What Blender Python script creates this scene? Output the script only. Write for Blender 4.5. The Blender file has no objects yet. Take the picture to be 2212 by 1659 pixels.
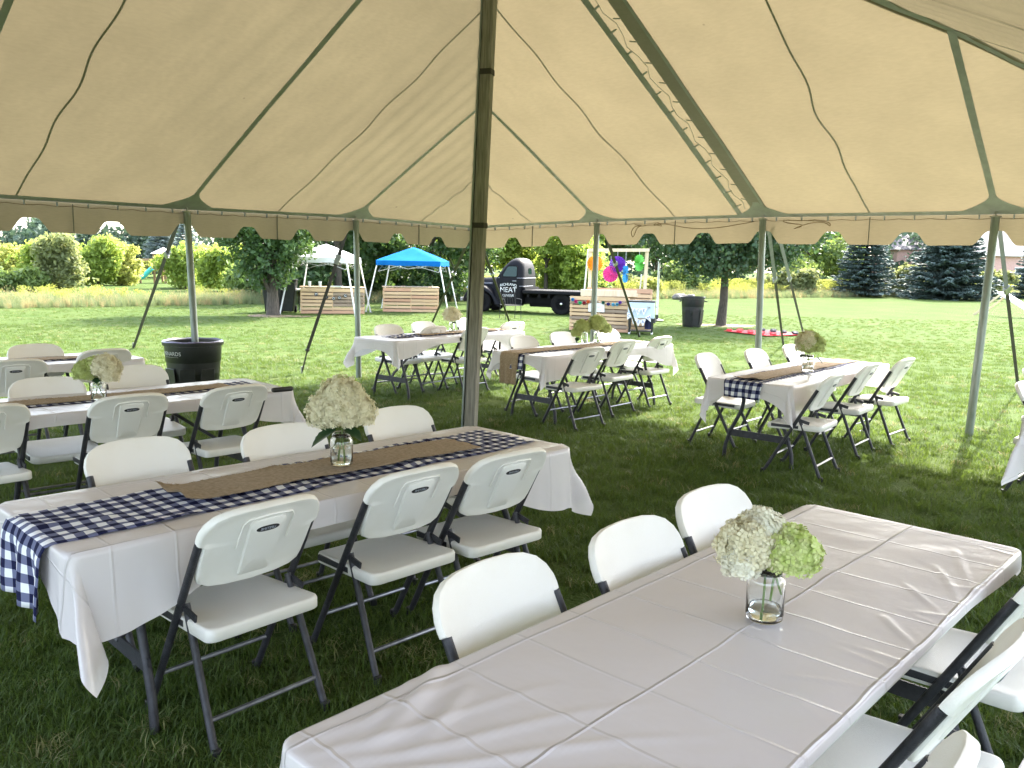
import bpy, math, random
import numpy as np
from mathutils import Vector, Matrix, Euler

random.seed(7)
RNG = np.random.default_rng(7)
D = bpy.data
SC = bpy.context.scene
COL = SC.collection
PI = math.pi
R = math.radians

# ------------------------------------------------------------------ camera
F, PITCH, ROLL, CAMZ = 1820.0, R(8.15), R(1.25), 1.68      # focal length counted in 2212 px picture widths
cd = D.cameras.new('camera')
cam = D.objects.new('camera', cd)
COL.objects.link(cam)
cd.sensor_width = 36.0
cd.lens = 36.0 * F / 2212.0
cd.clip_start = 0.05
cd.clip_end = 600
cam.matrix_world = Matrix.Translation((0, 0, CAMZ)) @ Matrix.Rotation(PI / 2 - PITCH, 4, 'X') @ Matrix.Rotation(ROLL, 4, 'Z')
SC.camera = cam

# ------------------------------------------------------------------ world, sun, exposure
SUN_AZ, SUN_EL = R(32), R(43)            # azimuth clockwise from straight ahead (+Y), elevation
W = D.worlds.new('World')
SC.world = W
W.use_nodes = True
wn = W.node_tree
bg = wn.nodes['Background']
sky = wn.nodes.new('ShaderNodeTexSky')
sky.sky_type = 'NISHITA'
sky.sun_disc = False
sky.sun_elevation = SUN_EL
sky.sun_rotation = SUN_AZ
sky.air_density = 1.0
sky.dust_density = 3.0
sky.ozone_density = 1.0
hs = wn.nodes.new('ShaderNodeHueSaturation')          # thin white summer haze over the whole sky
hs.inputs['Saturation'].default_value = .62
wn.links.new(sky.outputs[0], hs.inputs['Color'])
wn.links.new(hs.outputs[0], bg.inputs[0])
bg.inputs[1].default_value = 0.15
sl = D.lights.new('sun', 'SUN')
sl.energy = 2.3
sl.angle = R(0.6)
sl.color = (1.0, 0.95, 0.86)
sun = D.objects.new('sun', sl)
COL.objects.link(sun)
sdir = Vector((math.sin(SUN_AZ) * math.cos(SUN_EL), math.cos(SUN_AZ) * math.cos(SUN_EL), math.sin(SUN_EL)))
sun.rotation_euler = sdir.to_track_quat('Z', 'Y').to_euler()
SC.view_settings.view_transform = 'Standard'
SC.view_settings.look = 'None'
SC.view_settings.exposure = 3.06
SC.view_settings.gamma = 1.0
SC.view_settings.use_curve_mapping = False
SC.cycles.max_bounces = 10
SC.cycles.transmission_bounces = 12
SC.cycles.transparent_max_bounces = 16

# ------------------------------------------------------------------ measuring helpers (photo measurements -> metres)
def ray(px, py):
    a, b = px - 1106.0, py - 829.5
    c, s = math.cos(ROLL), math.sin(ROLL)
    u, v = c * a + s * b, -s * a + c * b
    fw = Vector((0, math.cos(PITCH), -math.sin(PITCH)))
    up = Vector((0, math.sin(PITCH), math.cos(PITCH)))
    return Vector((1, 0, 0)) * u - up * v + fw * F

def onz(px, py, z=0.0):
    d = ray(px, py)
    t = (z - CAMZ) / d.z
    return Vector((0, 0, CAMZ)) + d * t

def aty(px, py, Y):
    d = ray(px, py)
    return Vector((0, 0, CAMZ)) + d * (Y / d.y)

# ------------------------------------------------------------------ materials
MATS = {}
def mat(name, c1, rough=0.6, c2=None, scale=6.0, metal=0.0, bump=0.0, bscale=40.0, trans=0.0, tcol=None,
        stretch=None, spec=0.5, detail=4.0, lo=0.35, hi=0.65, coat=0.0, rand=0.0):
    m = D.materials.new(name)
    m.use_nodes = True
    nt = m.node_tree
    N, L = nt.nodes, nt.links
    p = N['Principled BSDF']
    out = N['Material Output']
    p.inputs['Roughness'].default_value = rough
    p.inputs['Metallic'].default_value = metal
    p.inputs['Specular IOR Level'].default_value = spec
    p.inputs['Coat Weight'].default_value = coat
    tc = N.new('ShaderNodeTexCoord')
    vec = tc.outputs['Object']
    if stretch:
        mp = N.new('ShaderNodeMapping')
        mp.inputs['Scale'].default_value = stretch
        L.new(vec, mp.inputs[0])
        vec = mp.outputs[0]
    col = None
    if c2 is not None:
        nz = N.new('ShaderNodeTexNoise')
        nz.inputs['Scale'].default_value = scale
        nz.inputs['Detail'].default_value = detail
        L.new(vec, nz.inputs['Vector'])
        rp = N.new('ShaderNodeMapRange')
        rp.inputs['From Min'].default_value = lo
        rp.inputs['From Max'].default_value = hi
        L.new(nz.outputs['Fac'], rp.inputs['Value'])
        mx = N.new('ShaderNodeMix')
        mx.data_type = 'RGBA'
        mx.inputs['A'].default_value = (*c1, 1)
        mx.inputs['B'].default_value = (*c2, 1)
        fac = rp.outputs[0]
        if rand > 0:
            oi = N.new('ShaderNodeObjectInfo')
            ad = N.new('ShaderNodeMix')
            ad.data_type = 'FLOAT'
            ad.inputs['Factor'].default_value = rand
            L.new(rp.outputs[0], ad.inputs['A'])
            L.new(oi.outputs['Random'], ad.inputs['B'])
            fac = ad.outputs['Result']
        L.new(fac, mx.inputs['Factor'])
        L.new(mx.outputs['Result'], p.inputs['Base Color'])
        col = mx.outputs['Result']
    else:
        p.inputs['Base Color'].default_value = (*c1, 1)
    if bump > 0:
        nb = N.new('ShaderNodeTexNoise')
        nb.inputs['Scale'].default_value = bscale
        nb.inputs['Detail'].default_value = 5
        L.new(vec, nb.inputs['Vector'])
        b = N.new('ShaderNodeBump')
        b.inputs['Strength'].default_value = bump
        b.inputs['Distance'].default_value = 0.02
        L.new(nb.outputs['Fac'], b.inputs['Height'])
        L.new(b.outputs[0], p.inputs['Normal'])
    if trans > 0:
        t = N.new('ShaderNodeBsdfTranslucent')
        if tcol is not None:
            t.inputs[0].default_value = (*tcol, 1)
            if col is not None:
                mm = N.new('ShaderNodeMix')
                mm.data_type = 'RGBA'
                mm.blend_type = 'MULTIPLY'
                mm.inputs['Factor'].default_value = 0.0
                mm.inputs['A'].default_value = (*tcol, 1)
                L.new(mm.outputs['Result'], t.inputs[0])
        elif col is not None:
            L.new(col, t.inputs[0])
        else:
            t.inputs[0].default_value = (*c1, 1)
        ms = N.new('ShaderNodeMixShader')
        ms.inputs[0].default_value = trans
        L.new(p.outputs[0], ms.inputs[1])
        L.new(t.outputs[0], ms.inputs[2])
        L.new(ms.outputs[0], out.inputs['Surface'])
    MATS[name] = m
    return m

def M(n):
    return MATS[n]

def canvas_mat(name, dif, tr, fac):
    m = D.materials.new(name)
    m.use_nodes = True
    N, L = m.node_tree.nodes, m.node_tree.links
    p = N['Principled BSDF']
    p.inputs['Roughness'].default_value = .7
    p.inputs['Specular IOR Level'].default_value = .25
    tc = N.new('ShaderNodeTexCoord')
    def nz(scale, st, detail, a, b):
        mp = N.new('ShaderNodeMapping')
        mp.inputs['Scale'].default_value = st
        L.new(tc.outputs['Object'], mp.inputs[0])
        n = N.new('ShaderNodeTexNoise')
        n.inputs['Scale'].default_value = scale
        n.inputs['Detail'].default_value = detail
        L.new(mp.outputs[0], n.inputs['Vector'])
        r = N.new('ShaderNodeMapRange')
        r.inputs['From Min'].default_value = .3
        r.inputs['From Max'].default_value = .7
        r.inputs['To Min'].default_value = a
        r.inputs['To Max'].default_value = b
        L.new(n.outputs['Fac'], r.inputs['Value'])
        return n.outputs['Fac'], r.outputs[0]
    h1, big = nz(.45, (1, 1, 1), 3, .92, 1.08)  # uneven cloth tone; this and the streaks also paint sun patches into the colour
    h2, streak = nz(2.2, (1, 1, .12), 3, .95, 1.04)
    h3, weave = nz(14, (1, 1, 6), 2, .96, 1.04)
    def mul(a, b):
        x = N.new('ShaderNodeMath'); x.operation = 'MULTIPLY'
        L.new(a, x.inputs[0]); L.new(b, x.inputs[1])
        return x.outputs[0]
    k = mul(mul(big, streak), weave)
    # small dark specks and stains
    vo = N.new('ShaderNodeTexVoronoi')
    vo.inputs['Scale'].default_value = 1.5
    L.new(tc.outputs['Object'], vo.inputs['Vector'])
    sp = N.new('ShaderNodeMapRange')
    sp.inputs['From Min'].default_value = .012
    sp.inputs['From Max'].default_value = .03
    sp.inputs['To Min'].default_value = .45
    sp.inputs['To Max'].default_value = 1.0
    L.new(vo.outputs['Distance'], sp.inputs['Value'])
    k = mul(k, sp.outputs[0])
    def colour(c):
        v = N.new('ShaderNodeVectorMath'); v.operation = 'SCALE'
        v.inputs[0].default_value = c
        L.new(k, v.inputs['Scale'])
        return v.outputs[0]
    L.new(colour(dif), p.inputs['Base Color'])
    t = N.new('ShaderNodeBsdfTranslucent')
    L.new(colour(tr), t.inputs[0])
    b = N.new('ShaderNodeBump')
    b.inputs['Strength'].default_value = .35
    b.inputs['Distance'].default_value = .05
    L.new(h2, b.inputs['Height'])
    L.new(b.outputs[0], p.inputs['Normal'])
    L.new(b.outputs[0], t.inputs['Normal'])
    ms = N.new('ShaderNodeMixShader')
    ms.inputs[0].default_value = fac
    L.new(p.outputs[0], ms.inputs[1])
    L.new(t.outputs[0], ms.inputs[2])
    L.new(ms.outputs[0], N['Material Output'].inputs['Surface'])
    MATS[name] = m
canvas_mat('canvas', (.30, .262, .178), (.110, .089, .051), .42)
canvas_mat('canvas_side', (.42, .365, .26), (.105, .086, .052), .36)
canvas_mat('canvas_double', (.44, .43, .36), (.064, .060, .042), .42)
mat('webbing', (.34, .365, .33), .8, (.29, .31, .28), 12, bump=.2, bscale=200)
mat('webbing_dark', (.05, .045, .035), .8, (.035, .03, .024), 14, bump=.25, bscale=220)
mat('webbing_grey', (.20, .21, .21), .8, (.16, .17, .17), 14)
mat('rope', (.22, .15, .08), .9, (.15, .10, .05), 60)
mat('galvanised', (.27, .30, .28), .45, (.19, .22, .20), 5, metal=.55, bump=.1, bscale=60, stretch=(8, 8, 1.2))
mat('old_wood', (.31, .29, .24), .8, (.17, .155, .125), 6, bump=.4, bscale=30, stretch=(14, 14, .9))
mat('steel', (.45, .45, .44), .35, (.3, .3, .3), 20, metal=.8)
mat('chair_plastic', (.85, .83, .79), .42, (.74, .70, .62), 3.5, bump=.25, bscale=420, lo=.46, hi=.85, rand=.2, detail=7)
mat('chair_frame', (.048, .048, .056), .40, (.030, .030, .037), 30, metal=.25, bump=.25, bscale=260)
mat('bar_shine', (.26, .27, .29), .3, (.16, .16, .18), 20, metal=.6)
mat('slot_black', (.015, .015, .016), .5)
mat('table_plastic', (.78, .77, .74), .45, (.70, .69, .66), 5)
mat('burlap', (.60, .455, .30), .95, (.47, .34, .21), 60, bump=.9, bscale=500)
mat('stem', (.20, .30, .08), .6, (.14, .22, .05), 30)
mat('leaf_dark', (.018, .055, .022), .45, (.028, .075, .028), 30, trans=.15)
mat('petal_cream', (.86, .82, .64), .8, (.74, .69, .48), 45, trans=.25)
mat('petal_white', (.88, .87, .77), .8, (.80, .77, .62), 45, trans=.25)
mat('petal_lime', (.50, .62, .17), .8, (.72, .76, .40), 45, trans=.25)
mat('petal_olive', (.54, .61, .25), .8, (.42, .50, .16), 45, trans=.2)
mat('petal_core', (.20, .24, .07), .9, (.30, .31, .12), 60)
mat('bin_plastic', (.016, .018, .018), .38, (.024, .026, .026), 10, bump=.1, bscale=120)
mat('bag_plastic', (.07, .06, .13), .25, (.16, .15, .24), 12)
mat('print_white', (.80, .80, .80), .6)
mat('truck_paint', (.005, .005, .007), .52, (.007, .007, .010), 3, bump=.03, bscale=30, spec=.16)
mat('truck_trim', (.30, .31, .34), .35, metal=.5)
mat('chrome', (.65, .65, .66), .2, metal=1.0)
mat('truck_glass', (.012, .035, .025), .12, spec=.35)
mat('rubber', (.007, .007, .008), .9, (.012, .011, .011), 20, bump=.3, bscale=80, spec=.2)
mat('under_black', (.006, .006, .007), .8, spec=.2)
mat('pallet_new', (.68, .48, .29), .85, (.52, .35, .20), 5, bump=.3, bscale=30, stretch=(.6, 8, 9), rand=.5)
mat('pallet_old', (.36, .27, .19), .85, (.22, .165, .12), 5, bump=.35, bscale=30, stretch=(.6, 8, 9), rand=.5)
mat('pallet_red', (.62, .37, .24), .85, (.48, .28, .17), 5, bump=.3, bscale=30, stretch=(.6, 8, 9), rand=.5)
mat('lumber', (.72, .60, .42), .8, (.62, .49, .32), 5, stretch=(3, 3, .8))
mat('white_paint', (.80, .80, .79), .45, (.74, .74, .73), 6)
mat('white_fabric', (.82, .83, .87), .7, (.78, .79, .84), 4, trans=.15)
mat('blue_fabric', (.012, .17, .52), .9, (.010, .15, .46), 3, trans=.25, spec=.05)
mat('cooler_blue', (.56, .64, .72), .35, (.53, .61, .69), 4)
mat('ink_blue', (.04, .07, .30), .7)
mat('ink_grey', (.35, .37, .42), .7)
mat('navy', (.015, .018, .07), .8)
for nm, c in (('fan_orange', (.88, .42, .04)), ('fan_purple', (.20, .05, .52)), ('fan_pink', (.78, .10, .40)),
              ('fan_blue', (.06, .42, .82)), ('fan_green', (.22, .68, .14))):
    mat(nm, c, .8, tuple(x * .82 for x in c), 14, trans=.12)
for nm, c in (('pom_blue', (.05, .30, .62)), ('pom_pink', (.80, .05, .30)), ('pom_green', (.04, .60, .25)), ('pom_red', (.45, .03, .05)),
              ('pom_orange', (.85, .22, .06)), ('pom_yellow', (.85, .60, .04)), ('pom_navy', (.05, .04, .25)), ('pom_aqua', (.16, .55, .70)),
              ('pom_violet', (.22, .08, .45)), ('pom_dark', (.02, .18, .12))):
    mat(nm, c, .95, tuple(x * .7 for x in c), 60)
mat('checker_red', (.72, .05, .06), .8, (.62, .04, .05), 8)
mat('checker_black', (.02, .02, .03), .7)
mat('play_wood', (.36, .22, .11), .8, (.26, .15, .08), 8)
mat('slide_teal', (.08, .55, .52), .35)
mat('brick_far', (.62, .40, .35), .85, (.52, .32, .28), 9)
mat('roof_far', (.16, .15, .16), .85, (.11, .10, .11), 9)
mat('window_far', (.10, .12, .15), .15)
mat('rock', (.17, .16, .14), .9, (.09, .085, .075), 4, bump=.5, bscale=9)
mat('dirt', (.22, .16, .09), .95, (.13, .10, .06), 9, bump=.5, bscale=20)
mat('bark', (.10, .082, .062), .92, (.05, .042, .033), 7, bump=.8, bscale=26, stretch=(5, 5, 1))
mat('bark_grey', (.16, .14, .12), .92, (.08, .07, .06), 7, bump=.8, bscale=26, stretch=(5, 5, 1))
mat('leaf_deep', (.050, .098, .038), .5, (.085, .15, .055), 1.1, trans=.36, tcol=(.13, .22, .045), spec=.35)
mat('leaf_maple', (.042, .085, .042), .45, (.07, .125, .06), 1.1, trans=.28, tcol=(.09, .17, .045), spec=.5)
mat('leaf_bright', (.17, .24, .05), .55, (.26, .34, .08), .8, trans=.50, tcol=(.42, .52, .09), spec=.3)
mat('leaf_yellow', (.30, .34, .10), .6, (.38, .39, .12), .8, trans=.50, tcol=(.56, .58, .15), spec=.25)
mat('leaf_mid', (.12, .18, .06), .5, (.18, .25, .09), 1.0, trans=.45, tcol=(.30, .40, .09), spec=.3)
mat('leaf_olive', (.16, .19, .09), .6, (.22, .25, .11), 1.0, trans=.45, tcol=(.35, .38, .13), spec=.25)
mat('leaf_far', (.07, .11, .085), .7, (.09, .135, .09), .5, trans=.3, tcol=(.07, .11, .06), spec=.2)
mat('needle_blue', (.095, .145, .125), .6, (.16, .22, .20), 1.6, trans=.10, spec=.3)
mat('needle_silver', (.22, .28, .27), .6, (.32, .37, .35), 1.6, trans=.15, spec=.3)
mat('grass_blade', (.038, .080, .012), .5, (.088, .138, .024), .35, trans=.42, tcol=(.13, .19, .028), spec=.35, rand=.55)
mat('grass_dry', (.24, .22, .09), .6, (.16, .19, .06), 2, trans=.35, tcol=(.30, .28, .10), rand=.4)
mat('meadow_green', (.14, .18, .095), .6, (.20, .24, .13), .15, trans=.42, tcol=(.23, .28, .11), spec=.2, rand=.5)
mat('meadow_dry', (.34, .27, .15), .7, (.26, .24, .11), .3, trans=.4, tcol=(.44, .36, .17), spec=.2, rand=.5)
mat('meadow_gold', (.26, .30, .08), .7, (.38, .37, .08), .3, trans=.45, tcol=(.42, .44, .09), spec=.2, rand=.5)
mat('umbel_white', (.75, .76, .68), .8)

def lawn_mat():
    m = D.materials.new('lawn')
    m.use_nodes = True
    N, L = m.node_tree.nodes, m.node_tree.links
    p = N['Principled BSDF']
    p.inputs['Roughness'].default_value = .95
    p.inputs['Specular IOR Level'].default_value = .04
    tc = N.new('ShaderNodeTexCoord')
    def noise(s, d=4, st=None):
        n = N.new('ShaderNodeTexNoise')
        n.inputs['Scale'].default_value = s
        n.inputs['Detail'].default_value = d
        if st:
            mp = N.new('ShaderNodeMapping')
            mp.inputs['Scale'].default_value = st
            L.new(tc.outputs['Object'], mp.inputs[0])
            L.new(mp.outputs[0], n.inputs['Vector'])
        else:
            L.new(tc.outputs['Object'], n.inputs['Vector'])
        return n.outputs['Fac']
    def mr(x, a, b):
        r = N.new('ShaderNodeMapRange')
        r.inputs['From Min'].default_value = a
        r.inputs['From Max'].default_value = b
        L.new(x, r.inputs['Value'])
        return r.outputs[0]
    def mix(f, a, b):
        x = N.new('ShaderNodeMix')
        x.data_type = 'RGBA'
        L.new(f, x.inputs['Factor'])
        for k, v in (('A', a), ('B', b)):
            if isinstance(v, tuple):
                x.inputs[k].default_value = (*v, 1)
            else:
                L.new(v, x.inputs[k])
        return x.outputs['Result']
    c = mix(mr(noise(.45, 5), .35, .65), (.054, .092, .022), (.078, .114, .034))
    c = mix(mr(noise(1.3, 4, (.5, 1.6, 1)), .48, .75), c, (.100, .126, .044))
    c = mix(mr(noise(24, 3), .52, .80), c, (.045, .085, .018))
    c = mix(mr(noise(90, 2), .55, .75), c, (.14, .18, .06))
    L.new(c, p.inputs['Base Color'])
    b = N.new('ShaderNodeBump')
    b.inputs['Strength'].default_value = .9
    b.inputs['Distance'].default_value = .05
    L.new(noise(38, 4), b.inputs['Height'])
    L.new(b.outputs[0], p.inputs['Normal'])
    MATS['lawn'] = m
lawn_mat()

def cloth_mat():
    """thin white plastic sheet with packing creases (uv in metres)"""
    m = D.materials.new('plastic_cloth')
    m.use_nodes = True
    N, L = m.node_tree.nodes, m.node_tree.links
    p = N['Principled BSDF']
    p.inputs['Base Color'].default_value = (.85, .79, .805, 1)
    p.inputs['Roughness'].default_value = .24
    p.inputs['Specular IOR Level'].default_value = .45
    uv = N.new('ShaderNodeUVMap')
    uv.uv_map = 'UVMap'
    sp = N.new('ShaderNodeSeparateXYZ')
    nzw = N.new('ShaderNodeTexNoise')
    nzw.inputs['Scale'].default_value = 2.2
    L.new(uv.outputs[0], nzw.inputs['Vector'])
    wv = N.new('ShaderNodeMix')
    wv.data_type = 'VECTOR'
    wv.inputs['Factor'].default_value = .035
    L.new(uv.outputs[0], wv.inputs['A'])
    L.new(nzw.outputs['Color'], wv.inputs['B'])
    L.new(wv.outputs['Result'], sp.inputs[0])
    def math_(op, a, b=None, c=None):
        n = N.new('ShaderNodeMath')
        n.operation = op
        for i, v in enumerate((a, b, c)):
            if v is None:
                continue
            if isinstance(v, (int, float)):
                n.inputs[i].default_value = v
            else:
                L.new(v, n.inputs[i])
        return n.outputs[0]
    def ridge(x, period, width):
        f = math_('PINGPONG', x, period / 2)
        g = math_('DIVIDE', f, width)
        g = math_('SUBTRACT', 1.0, g)
        return math_('MAXIMUM', g, 0.0)
    h1 = ridge(sp.outputs[0], .205, .007)
    h2 = ridge(sp.outputs[1], .345, .006)
    tiny = N.new('ShaderNodeTexNoise')
    tiny.inputs['Scale'].default_value = 7
    tiny.inputs['Detail'].default_value = 3
    L.new(uv.outputs[0], tiny.inputs['Vector'])
    hh = math_('ADD', math_('MULTIPLY', h1, .45), math_('MULTIPLY', h2, .8))
    hh = math_('ADD', hh, math_('MULTIPLY', tiny.outputs['Fac'], .9))
    b = N.new('ShaderNodeBump')
    b.inputs['Strength'].default_value = .7
    b.inputs['Distance'].default_value = .008
    L.new(hh, b.inputs['Height'])
    L.new(b.outputs[0], p.inputs['Normal'])
    t = N.new('ShaderNodeBsdfTranslucent')
    t.inputs[0].default_value = (.74, .74, .74, 1)
    ms = N.new('ShaderNodeMixShader')
    ms.inputs[0].default_value = .28
    L.new(p.outputs[0], ms.inputs[1])
    L.new(t.outputs[0], ms.inputs[2])
    L.new(ms.outputs[0], N['Material Output'].inputs['Surface'])
    MATS['plastic_cloth'] = m
cloth_mat()

def gingham_mat():
    m = D.materials.new('gingham')
    m.use_nodes = True
    N, L = m.node_tree.nodes, m.node_tree.links
    p = N['Principled BSDF']
    p.inputs['Roughness'].default_value = .9
    p.inputs['Specular IOR Level'].default_value = .1
    uv = N.new('ShaderNodeUVMap')
    uv.uv_map = 'UVMap'
    sp = N.new('ShaderNodeSeparateXYZ')
    L.new(uv.outputs[0], sp.inputs[0])
    outs = []
    for i in (0, 1):
        a = N.new('ShaderNodeMath'); a.operation = 'DIVIDE'; a.inputs[1].default_value = .064
        L.new(sp.outputs[i], a.inputs[0])
        f = N.new('ShaderNodeMath'); f.operation = 'FRACT'
        L.new(a.outputs[0], f.inputs[0])
        g = N.new('ShaderNodeMath'); g.operation = 'GREATER_THAN'; g.inputs[1].default_value = .5
        L.new(f.outputs[0], g.inputs[0])
        outs.append(g.outputs[0])
    s = N.new('ShaderNodeMath'); s.operation = 'ADD'
    L.new(outs[0], s.inputs[0]); L.new(outs[1], s.inputs[1])
    h = N.new('ShaderNodeMath'); h.operation = 'MULTIPLY'; h.inputs[1].default_value = .5
    L.new(s.outputs[0], h.inputs[0])
    cr = N.new('ShaderNodeValToRGB')
    cr.color_ramp.interpolation = 'CONSTANT'
    e = cr.color_ramp.elements
    e[0].position = 0; e[0].color = (.80, .80, .82, 1)
    e[1].position = .3; e[1].color = (.15, .16, .26, 1)
    x = e.new(.8); x.color = (.013, .015, .05, 1)
    L.new(h.outputs[0], cr.inputs[0])
    L.new(cr.outputs[0], p.inputs['Base Color'])
    w = N.new('ShaderNodeTexNoise'); w.inputs['Scale'].default_value = 700
    L.new(uv.outputs[0], w.inputs['Vector'])
    b = N.new('ShaderNodeBump'); b.inputs['Strength'].default_value = .4; b.inputs['Distance'].default_value = .003
    L.new(w.outputs['Fac'], b.inputs['Height'])
    L.new(b.outputs[0], p.inputs['Normal'])
    MATS['gingham'] = m
gingham_mat()

def glass_mat(name, col, ior, rough):
    m = D.materials.new(name)
    m.use_nodes = True
    N, L = m.node_tree.nodes, m.node_tree.links
    p = N['Principled BSDF']
    p.inputs['Base Color'].default_value = (*col, 1)
    p.inputs['Roughness'].default_value = rough
    p.inputs['IOR'].default_value = ior
    p.inputs['Transmission Weight'].default_value = 1.0
    MATS[name] = m
glass_mat('jar_glass', (.96, .98, .97), 1.45, .02)
glass_mat('water', (.95, .98, .95), 1.33, .0)

# ------------------------------------------------------------------ mesh helpers
class MB:
    """collects shapes; build() links them as ONE mesh object"""
    def __init__(self):
        self.v, self.f, self.uv = [], [], None
    def add(self, vs, fs):
        o = len(self.v)
        self.v += [tuple(x) for x in vs]
        self.f += [tuple(i + o for i in f) for f in fs]
        return self
    def box(self, c, s, rot=None):
        x, y, z = s[0] / 2, s[1] / 2, s[2] / 2
        vs = [Vector(p) for p in ((-x, -y, -z), (x, -y, -z), (x, y, -z), (-x, y, -z), (-x, -y, z), (x, -y, z), (x, y, z), (-x, y, z))]
        if rot is not None:
            vs = [rot @ p for p in vs]
        c = Vector(c)
        return self.add([p + c for p in vs], [(0, 3, 2, 1), (4, 5, 6, 7), (0, 1, 5, 4), (1, 2, 6, 5), (2, 3, 7, 6), (3, 0, 4, 7)])
    def bar(self, a, b, w, h, up=(0, 0, 1)):
        """flat or square bar from a to b"""
        a, b = Vector(a), Vector(b)
        d = (b - a).normalized()
        s = d.cross(Vector(up))
        if s.length < 1e-4:
            s = d.cross(Vector((1, 0, 0)))
        s.normalize()
        u = s.cross(d)
        vs = []
        for q in (a, b):
            vs += [q - s * w / 2 - u * h / 2, q + s * w / 2 - u * h / 2, q + s * w / 2 + u * h / 2, q - s * w / 2 + u * h / 2]
        return self.add(vs, [(3, 2, 1, 0), (4, 5, 6, 7), (0, 1, 5, 4), (1, 2, 6, 5), (2, 3, 7, 6), (3, 0, 4, 7)])
    def tube(self, pts, r, seg=10, cap=True):
        pts = [Vector(p) for p in pts]
        n = len(pts)
        rs = r if isinstance(r, (list, tuple)) else [r] * n
        ref = None
        vs, fs = [], []
        for i, p in enumerate(pts):
            t = (pts[min(i + 1, n - 1)] - pts[max(i - 1, 0)]).normalized()
            if ref is None:
                ref = t.orthogonal().normalized()
            else:
                ref = (ref - t * ref.dot(t)).normalized()
            bi = t.cross(ref)
            for k in range(seg):
                a = 2 * PI * k / seg
                vs.append(p + (ref * math.cos(a) + bi * math.sin(a)) * rs[i])
        for i in range(n - 1):
            for k in range(seg):
                k2 = (k + 1) % seg
                fs.append((i * seg + k, i * seg + k2, (i + 1) * seg + k2, (i + 1) * seg + k))
        if cap:
            fs.append(tuple(range(seg - 1, -1, -1)))
            fs.append(tuple((n - 1) * seg + k for k in range(seg)))
        return self.add(vs, fs)
    def lathe(self, prof, seg=24, c=(0, 0, 0), sx=1.0, sy=1.0):
        vs, fs = [], []
        n = len(prof)
        for r, z in prof:
            for k in range(seg):
                a = 2 * PI * k / seg
                vs.append((c[0] + r * math.cos(a) * sx, c[1] + r * math.sin(a) * sy, c[2] + z))
        for i in range(n - 1):
            for k in range(seg):
                k2 = (k + 1) % seg
                fs.append((i * seg + k, i * seg + k2, (i + 1) * seg + k2, (i + 1) * seg + k))
        if prof[0][0] > 1e-6:
            fs.append(tuple(range(seg - 1, -1, -1)))
        if prof[-1][0] > 1e-6:
            fs.append(tuple((n - 1) * seg + k for k in range(seg)))
        return self.add(vs, fs)
    def grid(self, fn, nu, nv, uvfn=None, wrap=False):
        o = len(self.v)
        for j in range(nv + 1):
            for i in range(nu + 1):
                self.v.append(tuple(fn(i / nu, j / nv)))
        if uvfn:
            if self.uv is None:
                self.uv = [(0, 0)] * o
            for j in range(nv + 1):
                for i in range(nu + 1):
                    self.uv.append(uvfn(i / nu, j / nv))
        for j in range(nv):
            for i in range(nu):
                a = o + j * (nu + 1) + i
                self.f.append((a, a + 1, a + nu + 2, a + nu + 1))
        return self
    def shell(self, outline, layers, fn):
        """stack of scaled copies of an outline: layers = [(scale, offset)], closed at both ends"""
        o = len(self.v)
        n = len(outline)
        cx = sum(p[0] for p in outline) / n
        cy = sum(p[1] for p in outline) / n
        for s, off in layers:
            for x, y in outline:
                self.v.append(tuple(fn(cx + (x - cx) * s, cy + (y - cy) * s, off)))
        for l in range(len(layers) - 1):
            for k in range(n):
                k2 = (k + 1) % n
                self.f.append((o + l * n + k, o + l * n + k2, o + (l + 1) * n + k2, o + (l + 1) * n + k))
        self.f.append(tuple(o + k for k in range(n - 1, -1, -1)))
        self.f.append(tuple(o + (len(layers) - 1) * n + k for k in range(n)))
        return self
    def mesh(self, name, m, smooth=40):
        me = D.meshes.new(name)
        me.from_pydata(self.v, [], self.f)
        if self.uv is not None:
            while len(self.uv) < len(self.v):
                self.uv.append((0, 0))
            ul = me.uv_layers.new(name='UVMap')
            li = np.zeros(len(me.loops), dtype=np.int32)
            me.loops.foreach_get('vertex_index', li)
            ul.data.foreach_set('uv', np.asarray(self.uv, dtype=np.float32)[li].ravel())
        me.materials.append(m)
        if smooth:
            me.shade_smooth()
            if smooth < 180:
                me.set_sharp_from_angle(angle=R(smooth))
        me.update()
        return me
    def build(self, name, m, parent=None, smooth=40):
        if isinstance(m, str):
            m = MATS[m]
        return link(name, self.mesh(name, m, smooth), parent)

def link(name, me, parent=None):
    o = D.objects.new(name, me)
    COL.objects.link(o)
    if parent is not None:
        o.parent = parent
    return o

def npmesh(name, v, q, m, smooth=False):
    """mesh from numpy arrays: v (N,3), q (K,3 or 4)"""
    if isinstance(m, str):
        m = MATS[m]
    me = D.meshes.new(name)
    v = np.ascontiguousarray(v, dtype=np.float32)
    q = np.ascontiguousarray(q, dtype=np.int32)
    k = q.shape[1]
    me.vertices.add(len(v))
    me.vertices.foreach_set('co', v.ravel())
    me.loops.add(q.size)
    me.loops.foreach_set('vertex_index', q.ravel())
    me.polygons.add(len(q))
    me.polygons.foreach_set('loop_start', np.arange(0, q.size, k, dtype=np.int32))
    me.update(calc_edges=True)
    me.materials.append(m)
    if smooth:
        me.shade_smooth()
    return me

def bevel(o, w, seg=2):
    b = o.modifiers.new('bevel', 'BEVEL')
    b.width = w
    b.segments = seg
    b.limit_method = 'ANGLE'
    b.angle_limit = R(40)
    return o

def tag(o, label=None, cat=None, group=None, kind=None):
    if label: o['label'] = label
    if cat: o['category'] = cat
    if group: o['group'] = group
    if kind: o['kind'] = kind
    return o

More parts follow.
